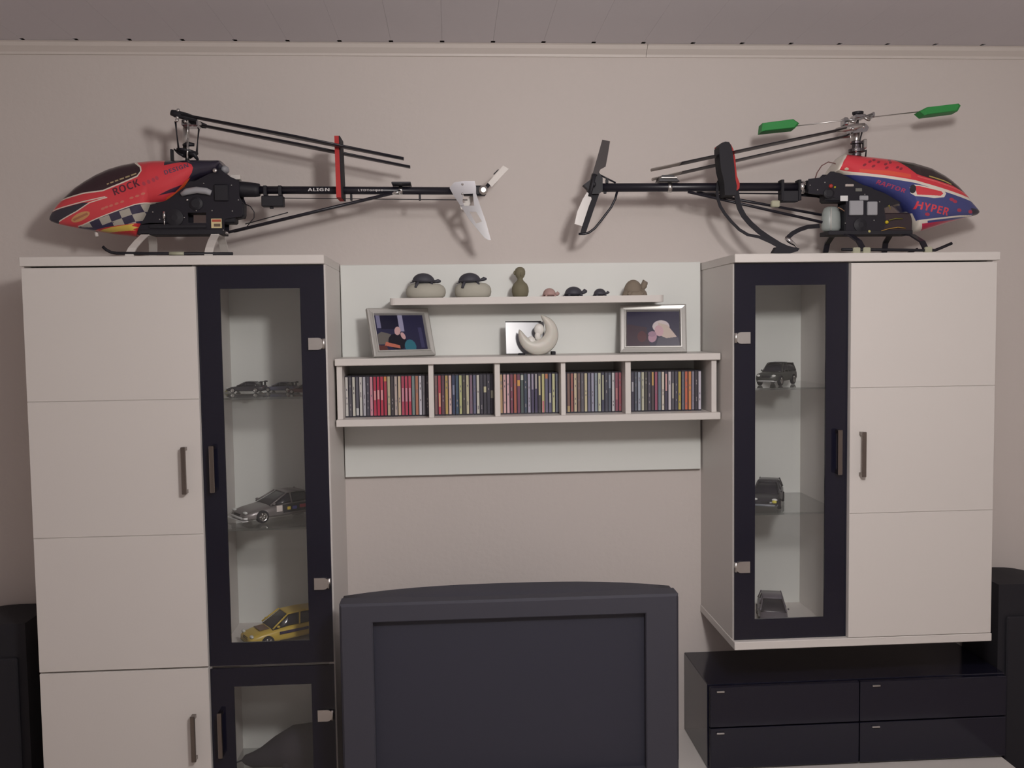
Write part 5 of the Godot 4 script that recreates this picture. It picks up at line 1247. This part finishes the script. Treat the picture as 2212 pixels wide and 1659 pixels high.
# ---------------------------------------------------------------- model cars
func car_loft(st: Array, L: float, H: float, W: float, sq := 0.45) -> Geo:
	var rings := []
	for s in st:
		var y0: float = s[1] * H; var y1: float = s[2] * H; var w: float = s[3] * W / 2
		var wt: float = w * (s[4] if s.size() > 4 else 0.94)
		var ring := []
		for k in 16:
			var a := TAU * (k + 0.5) / 16
			var cz: float = signf(cos(a)) * pow(absf(cos(a)), sq)
			var sn: float = signf(sin(a)) * pow(absf(sin(a)), sq)
			ring.append(Vector3((s[0] - 0.5) * L, (y0 + y1) / 2 + (y1 - y0) / 2 * sn, cz * lerp(w, wt, (sn + 1) / 2)))
		rings.append(ring)
	return Geo.new().smooth(true).loft(rings)

# a car facing +x; kind: 0 racing coupe, 1 off-roader, 2 hatchback
func model_car(label: String, at: Vector3, turn: float, L: float, kind: int, body: Material, trim: Material, wing := false) -> Node3D:
	var t := thing("model_car", label, "model car", at, turn, "model cars behind glass")
	var W: float = L * [0.44, 0.43, 0.42][kind]
	var H: float = L * [0.29, 0.41, 0.36][kind]
	var glass := mat("car_glass", Color(0.16, 0.155, 0.19), 0.12)
	var lower: Array
	var house: Array
	var roof: Array
	if kind == 0:
		lower = [[0.0, 0.22, 0.58, 0.86], [0.03, 0.14, 0.64, 0.94], [0.18, 0.12, 0.68, 1.0], [0.45, 0.12, 0.62, 1.0], [0.7, 0.12, 0.60, 1.0], [0.88, 0.12, 0.50, 0.97], [0.97, 0.13, 0.40, 0.86], [1.0, 0.16, 0.32, 0.72]]
		house = [[0.10, 0.58, 0.62, 0.84, 0.8], [0.27, 0.58, 0.96, 0.84, 0.72], [0.48, 0.58, 0.98, 0.86, 0.72], [0.70, 0.56, 0.60, 0.86, 0.8]]
		roof = [[0.25, 0.92, 0.965, 0.64, 0.95], [0.36, 0.95, 1.01, 0.66, 0.95], [0.49, 0.94, 0.995, 0.65, 0.95]]
	elif kind == 1:
		lower = [[0.0, 0.22, 0.62, 0.92], [0.02, 0.18, 0.66, 0.98], [0.3, 0.17, 0.64, 1.0], [0.66, 0.17, 0.64, 1.0], [0.80, 0.18, 0.61, 0.98], [0.97, 0.18, 0.57, 0.94], [1.0, 0.22, 0.50, 0.90]]
		house = [[0.02, 0.60, 0.64, 0.92, 0.9], [0.08, 0.60, 0.95, 0.90, 0.80], [0.55, 0.60, 0.96, 0.90, 0.80], [0.70, 0.60, 0.64, 0.92, 0.9]]
		roof = [[0.06, 0.92, 0.97, 0.74, 0.95], [0.30, 0.95, 1.0, 0.75, 0.95], [0.56, 0.93, 0.975, 0.74, 0.95]]
	else:
		lower = [[0.0, 0.20, 0.60, 0.88], [0.03, 0.15, 0.64, 0.96], [0.3, 0.14, 0.62, 1.0], [0.66, 0.14, 0.60, 1.0], [0.86, 0.15, 0.52, 0.96], [0.97, 0.16, 0.44, 0.88], [1.0, 0.18, 0.38, 0.80]]
		house = [[0.03, 0.56, 0.62, 0.86, 0.9], [0.14, 0.56, 0.95, 0.86, 0.74], [0.52, 0.56, 0.97, 0.87, 0.74], [0.73, 0.54, 0.58, 0.88, 0.85]]
		roof = [[0.12, 0.92, 0.965, 0.68, 0.95], [0.32, 0.95, 1.0, 0.69, 0.95], [0.53, 0.93, 0.985, 0.68, 0.95]]
	part("body", car_loft(lower, L, H, W), body, t)
	part("windows", car_loft(house, L, H, W, 0.35), glass, t)
	part("roof", car_loft(roof, L, H, W, 0.5), body, t)
	# pillars
	for s in [1.0, -1.0]:
		var z0: float = W * 0.435 * s; var z1: float = W * 0.335 * s
		var xs: Array = [[0.70, 0.495, 0.45, 0.45, 0.12, 0.26], [0.70, 0.56, 0.40, 0.40, 0.03, 0.075], [0.73, 0.53, 0.40, 0.38, 0.05, 0.13]][kind]
		for q in 3:
			part("pillar", Geo.new().tube([Vector3((xs[q * 2] - 0.5) * L, H * 0.60, z0), Vector3((xs[q * 2 + 1] - 0.5) * L, H * 0.965, z1)], H * 0.03, 6), body, t)
	# wheels
	var r: float = H * [0.235, 0.23, 0.21][kind]
	for x in [0.19, 0.80]:
		for s in [1.0, -1.0]:
			var ax := Transform3D(Basis(Vector3.RIGHT, PI / 2 * s), Vector3((x - 0.5) * L, r, s * W * 0.40))
			var o := part("wheel", Geo.new().lathe([Vector2(0.001, 0.0), Vector2(r, 0.0), Vector2(r, W * 0.10), Vector2(r * 0.9, W * 0.115), Vector2(r * 0.62, W * 0.115), Vector2(0.001, W * 0.09)], 20, ax), mats.black_matte, t)
			var rim := Geo.new()
			rim.lathe([Vector2(r * 0.56, W * 0.112), Vector2(r * 0.66, W * 0.119), Vector2(r * 0.60, W * 0.112)], 20, ax)
			for k in 5:
				var a := TAU * k / 5
				rim.tube([ax * Vector3(0, W * 0.106, 0), ax * Vector3(cos(a) * r * 0.6, W * 0.112, sin(a) * r * 0.6)], r * 0.08, 6)
			part("rim", rim, mats.satin, o)
	# face and rear
	var fy: float = [0.42, 0.46, 0.44][kind]
	for s in [1.0, -1.0]:
		part("headlight", Geo.new().ellipsoid(Vector3(L * [0.468, 0.488, 0.47][kind], H * fy, s * W * 0.33), Vector3(L * 0.022, H * 0.055, W * 0.10), 12), mat("lamp_lens", Color(0.86, 0.87, 0.86), 0.15), t, "clear headlight")
		part("tail_light", Geo.new().ellipsoid(Vector3(-L * 0.49, H * 0.5, s * W * 0.36), Vector3(L * 0.012, H * 0.07, W * 0.06), 10), hexmat("a02828", 0.3), t)
		part("mirror", Geo.new().ellipsoid(Vector3(L * 0.17, H * 0.66, s * W * 0.50), Vector3(L * 0.02, H * 0.04, W * 0.035), 10), body, t)
	part("grille", box(Vector3(L * [0.485, 0.498, 0.485][kind], H * [0.30, 0.42, 0.34][kind], 0), Vector3(L * 0.03, H * 0.10, W * 0.36), 0.001), mats.black_matte, t)
	part("bumper", Geo.new().tube([Vector3(L * 0.46, H * 0.22, -W * 0.43), Vector3(L * 0.50, H * 0.22, -W * 0.30), Vector3(L * 0.505, H * 0.22, 0), Vector3(L * 0.50, H * 0.22, W * 0.30), Vector3(L * 0.46, H * 0.22, W * 0.43)], H * 0.045, 8), trim, t)
	part("door_line", box(Vector3(L * 0.02, H * 0.42, W * 0.496), Vector3(L * 0.30, H * 0.03, 0.001)), trim, t)
	if kind == 1:
		part("spare_rack", box(Vector3(-L * 0.05, H * 1.005, 0), Vector3(L * 0.34, H * 0.02, W * 0.56), 0.001), mats.black_matte, t)
	if wing:
		var wg := Geo.new()
		wg.box(Vector3(-L * 0.46, H * 0.97, 0), Vector3(L * 0.075, H * 0.03, W * 0.92), 0.001)
		for s in [1.0, -1.0]:
			wg.box(Vector3(-L * 0.455, H * 0.80, s * W * 0.3), Vector3(L * 0.05, H * 0.34, W * 0.02))
			wg.box(Vector3(-L * 0.46, H * 0.95, s * W * 0.46), Vector3(L * 0.085, H * 0.14, W * 0.015))
		part("rear_wing", wg, mats.black, t, "dark rear wing")
		part("splitter", box(Vector3(L * 0.49, H * 0.13, 0), Vector3(L * 0.07, H * 0.03, W * 0.92), 0.001), trim, t)
	return t

func cabinet_contents():
	var dark := mat("car_dark", Color(0.22, 0.215, 0.24), 0.3)
	var dgreen := mat("car_dark_green", Color(0.25, 0.26, 0.25), 0.3)
	var blue := mat("car_blue", Color(0.33, 0.34, 0.42), 0.3)
	var silver := mat("car_silver", Color(0.50, 0.48, 0.48), 0.3, 0.3)
	var yellow := mat("car_yellow", Color(0.80, 0.69, 0.30), 0.3)
	var grey := mat("car_grey", Color(0.40, 0.38, 0.42), 0.3)
	var decal := hexmat("c8c2b0", 0.4)
	# left cabinet, upper glass shelf: three small racers
	var y := 1.4362
	model_car("small dark racing car, leftmost on the upper left glass shelf", Vector3(-0.624, y, 0.10), PI - 0.12, 0.115, 0, dark, hexmat("8c8c50", 0.4), true)
	model_car("small blue-grey racing car in the middle of the upper left glass shelf", Vector3(-0.525, y, 0.09), PI - 0.2, 0.100, 0, blue, hexmat("a07860", 0.4), true)
	model_car("small dark red racing car at the right end of the upper left glass shelf", Vector3(-0.437, y, 0.20), PI - 0.35, 0.095, 0, mat("car_wine", Color(0.38, 0.24, 0.24), 0.3), decal)
	# middle shelf: large touring car
	y = 1.0662
	var c := model_car("large silver and dark touring car with rear wing, mid left shelf", Vector3(-0.522, y, 0.165), PI + 0.62, 0.27, 0, silver, hexmat("dcdcdc", 0.3), true)
	part("door_decal", box(Vector3(-0.02, 0.034, -0.0597), Vector3(0.075, 0.024, 0.001)), mats.black, c)
	part("sponsor_mark", box(Vector3(-0.045, 0.036, -0.0605), Vector3(0.022, 0.010, 0.001)), hexmat("a83a48", 0.4), c)
	part("sponsor_mark", box(Vector3(0.03, 0.036, -0.0600), Vector3(0.018, 0.018, 0.001)), hexmat("dcd4d0", 0.4), c)
	part("sponsor_mark", box(Vector3(-0.018, 0.034, -0.0605), Vector3(0.014, 0.009, 0.001)), hexmat("4a50a0", 0.4), c)
	part("sponsor_mark", box(Vector3(0.0, 0.034, -0.0605), Vector3(0.010, 0.009, 0.001)), hexmat("c8b040", 0.4), c)
	# bottom: yellow car
	c = model_car("yellow rally car at the bottom of the left glass compartment", Vector3(-0.512, 0.6962, 0.18), PI + 0.55, 0.25, 2, yellow, hexmat("7a6a2a", 0.4))
	part("hood_decal", box(Vector3(0.075, 0.0505, 0), Vector3(0.03, 0.001, 0.05)), hexmat("6a4a3a", 0.4), c)
	part("door_decal", box(Vector3(-0.005, 0.040, -0.0532), Vector3(0.09, 0.008, 0.001)), hexmat("3a3050", 0.4), c)
	# lower compartment: dark tapered animal figure
	var k := thing("kiwi_figure", "dark rounded animal figure with thin pointed snout, lower left compartment", "figurine", Vector3(-0.475, 0.2892, 0.17))
	var g := Geo.new().smooth(true)
	g.tube([Vector3(-0.205, 0.034, 0.02), Vector3(-0.178, 0.043, 0.02), Vector3(-0.168, 0.045, 0.02), Vector3(-0.145, 0.043, 0.018), Vector3(-0.115, 0.048, 0.014), Vector3(-0.07, 0.060, 0.008), Vector3(-0.02, 0.070, 0.0), Vector3(0.03, 0.071, -0.005), Vector3(0.066, 0.066, -0.008), Vector3(0.084, 0.06, -0.01)], [0.0018, 0.0025, 0.014, 0.023, 0.030, 0.047, 0.064, 0.066, 0.052, 0.014], 20)
	for e in [[-0.04, 0.035], [-0.04, -0.03], [0.045, 0.035], [0.045, -0.04]]:
		g.tube([Vector3(e[0], 0.05, e[1]), Vector3(e[0] - 0.006, 0.012, e[1] * 1.15), Vector3(e[0] - 0.02, 0.006, e[1] * 1.2)], [0.02, 0.010, 0.006], 10)
	part("figure", g, grain(mat("dark_fur", Color(0.16, 0.155, 0.20), 0.8), 21, 60.0, 6.0), k)
	# right cabinet
	c = model_car("dark green off-road car on the upper right glass shelf", Vector3(0.985, 1.4362, 0.19), PI + 0.85, 0.165, 1, dgreen, hexmat("a0a0a0", 0.3))
	c = model_car("dark hatchback with yellow fog lamp on the lower right glass shelf", Vector3(0.955, 1.0702, 0.20), PI + 1.15, 0.205, 2, dark, hexmat("7c8088", 0.3))
	part("fog_lamp", Geo.new().ellipsoid(Vector3(0.1, 0.027, -0.028), Vector3(0.006, 0.005, 0.008), 10), hexmat("c8c050", 0.3), c, "yellow fog lamp")
	model_car("grey car half hidden by the border at the right cabinet's bottom", Vector3(0.975, 0.7037, 0.19), PI + 1.3, 0.21, 2, grey, hexmat("7c8088", 0.3))
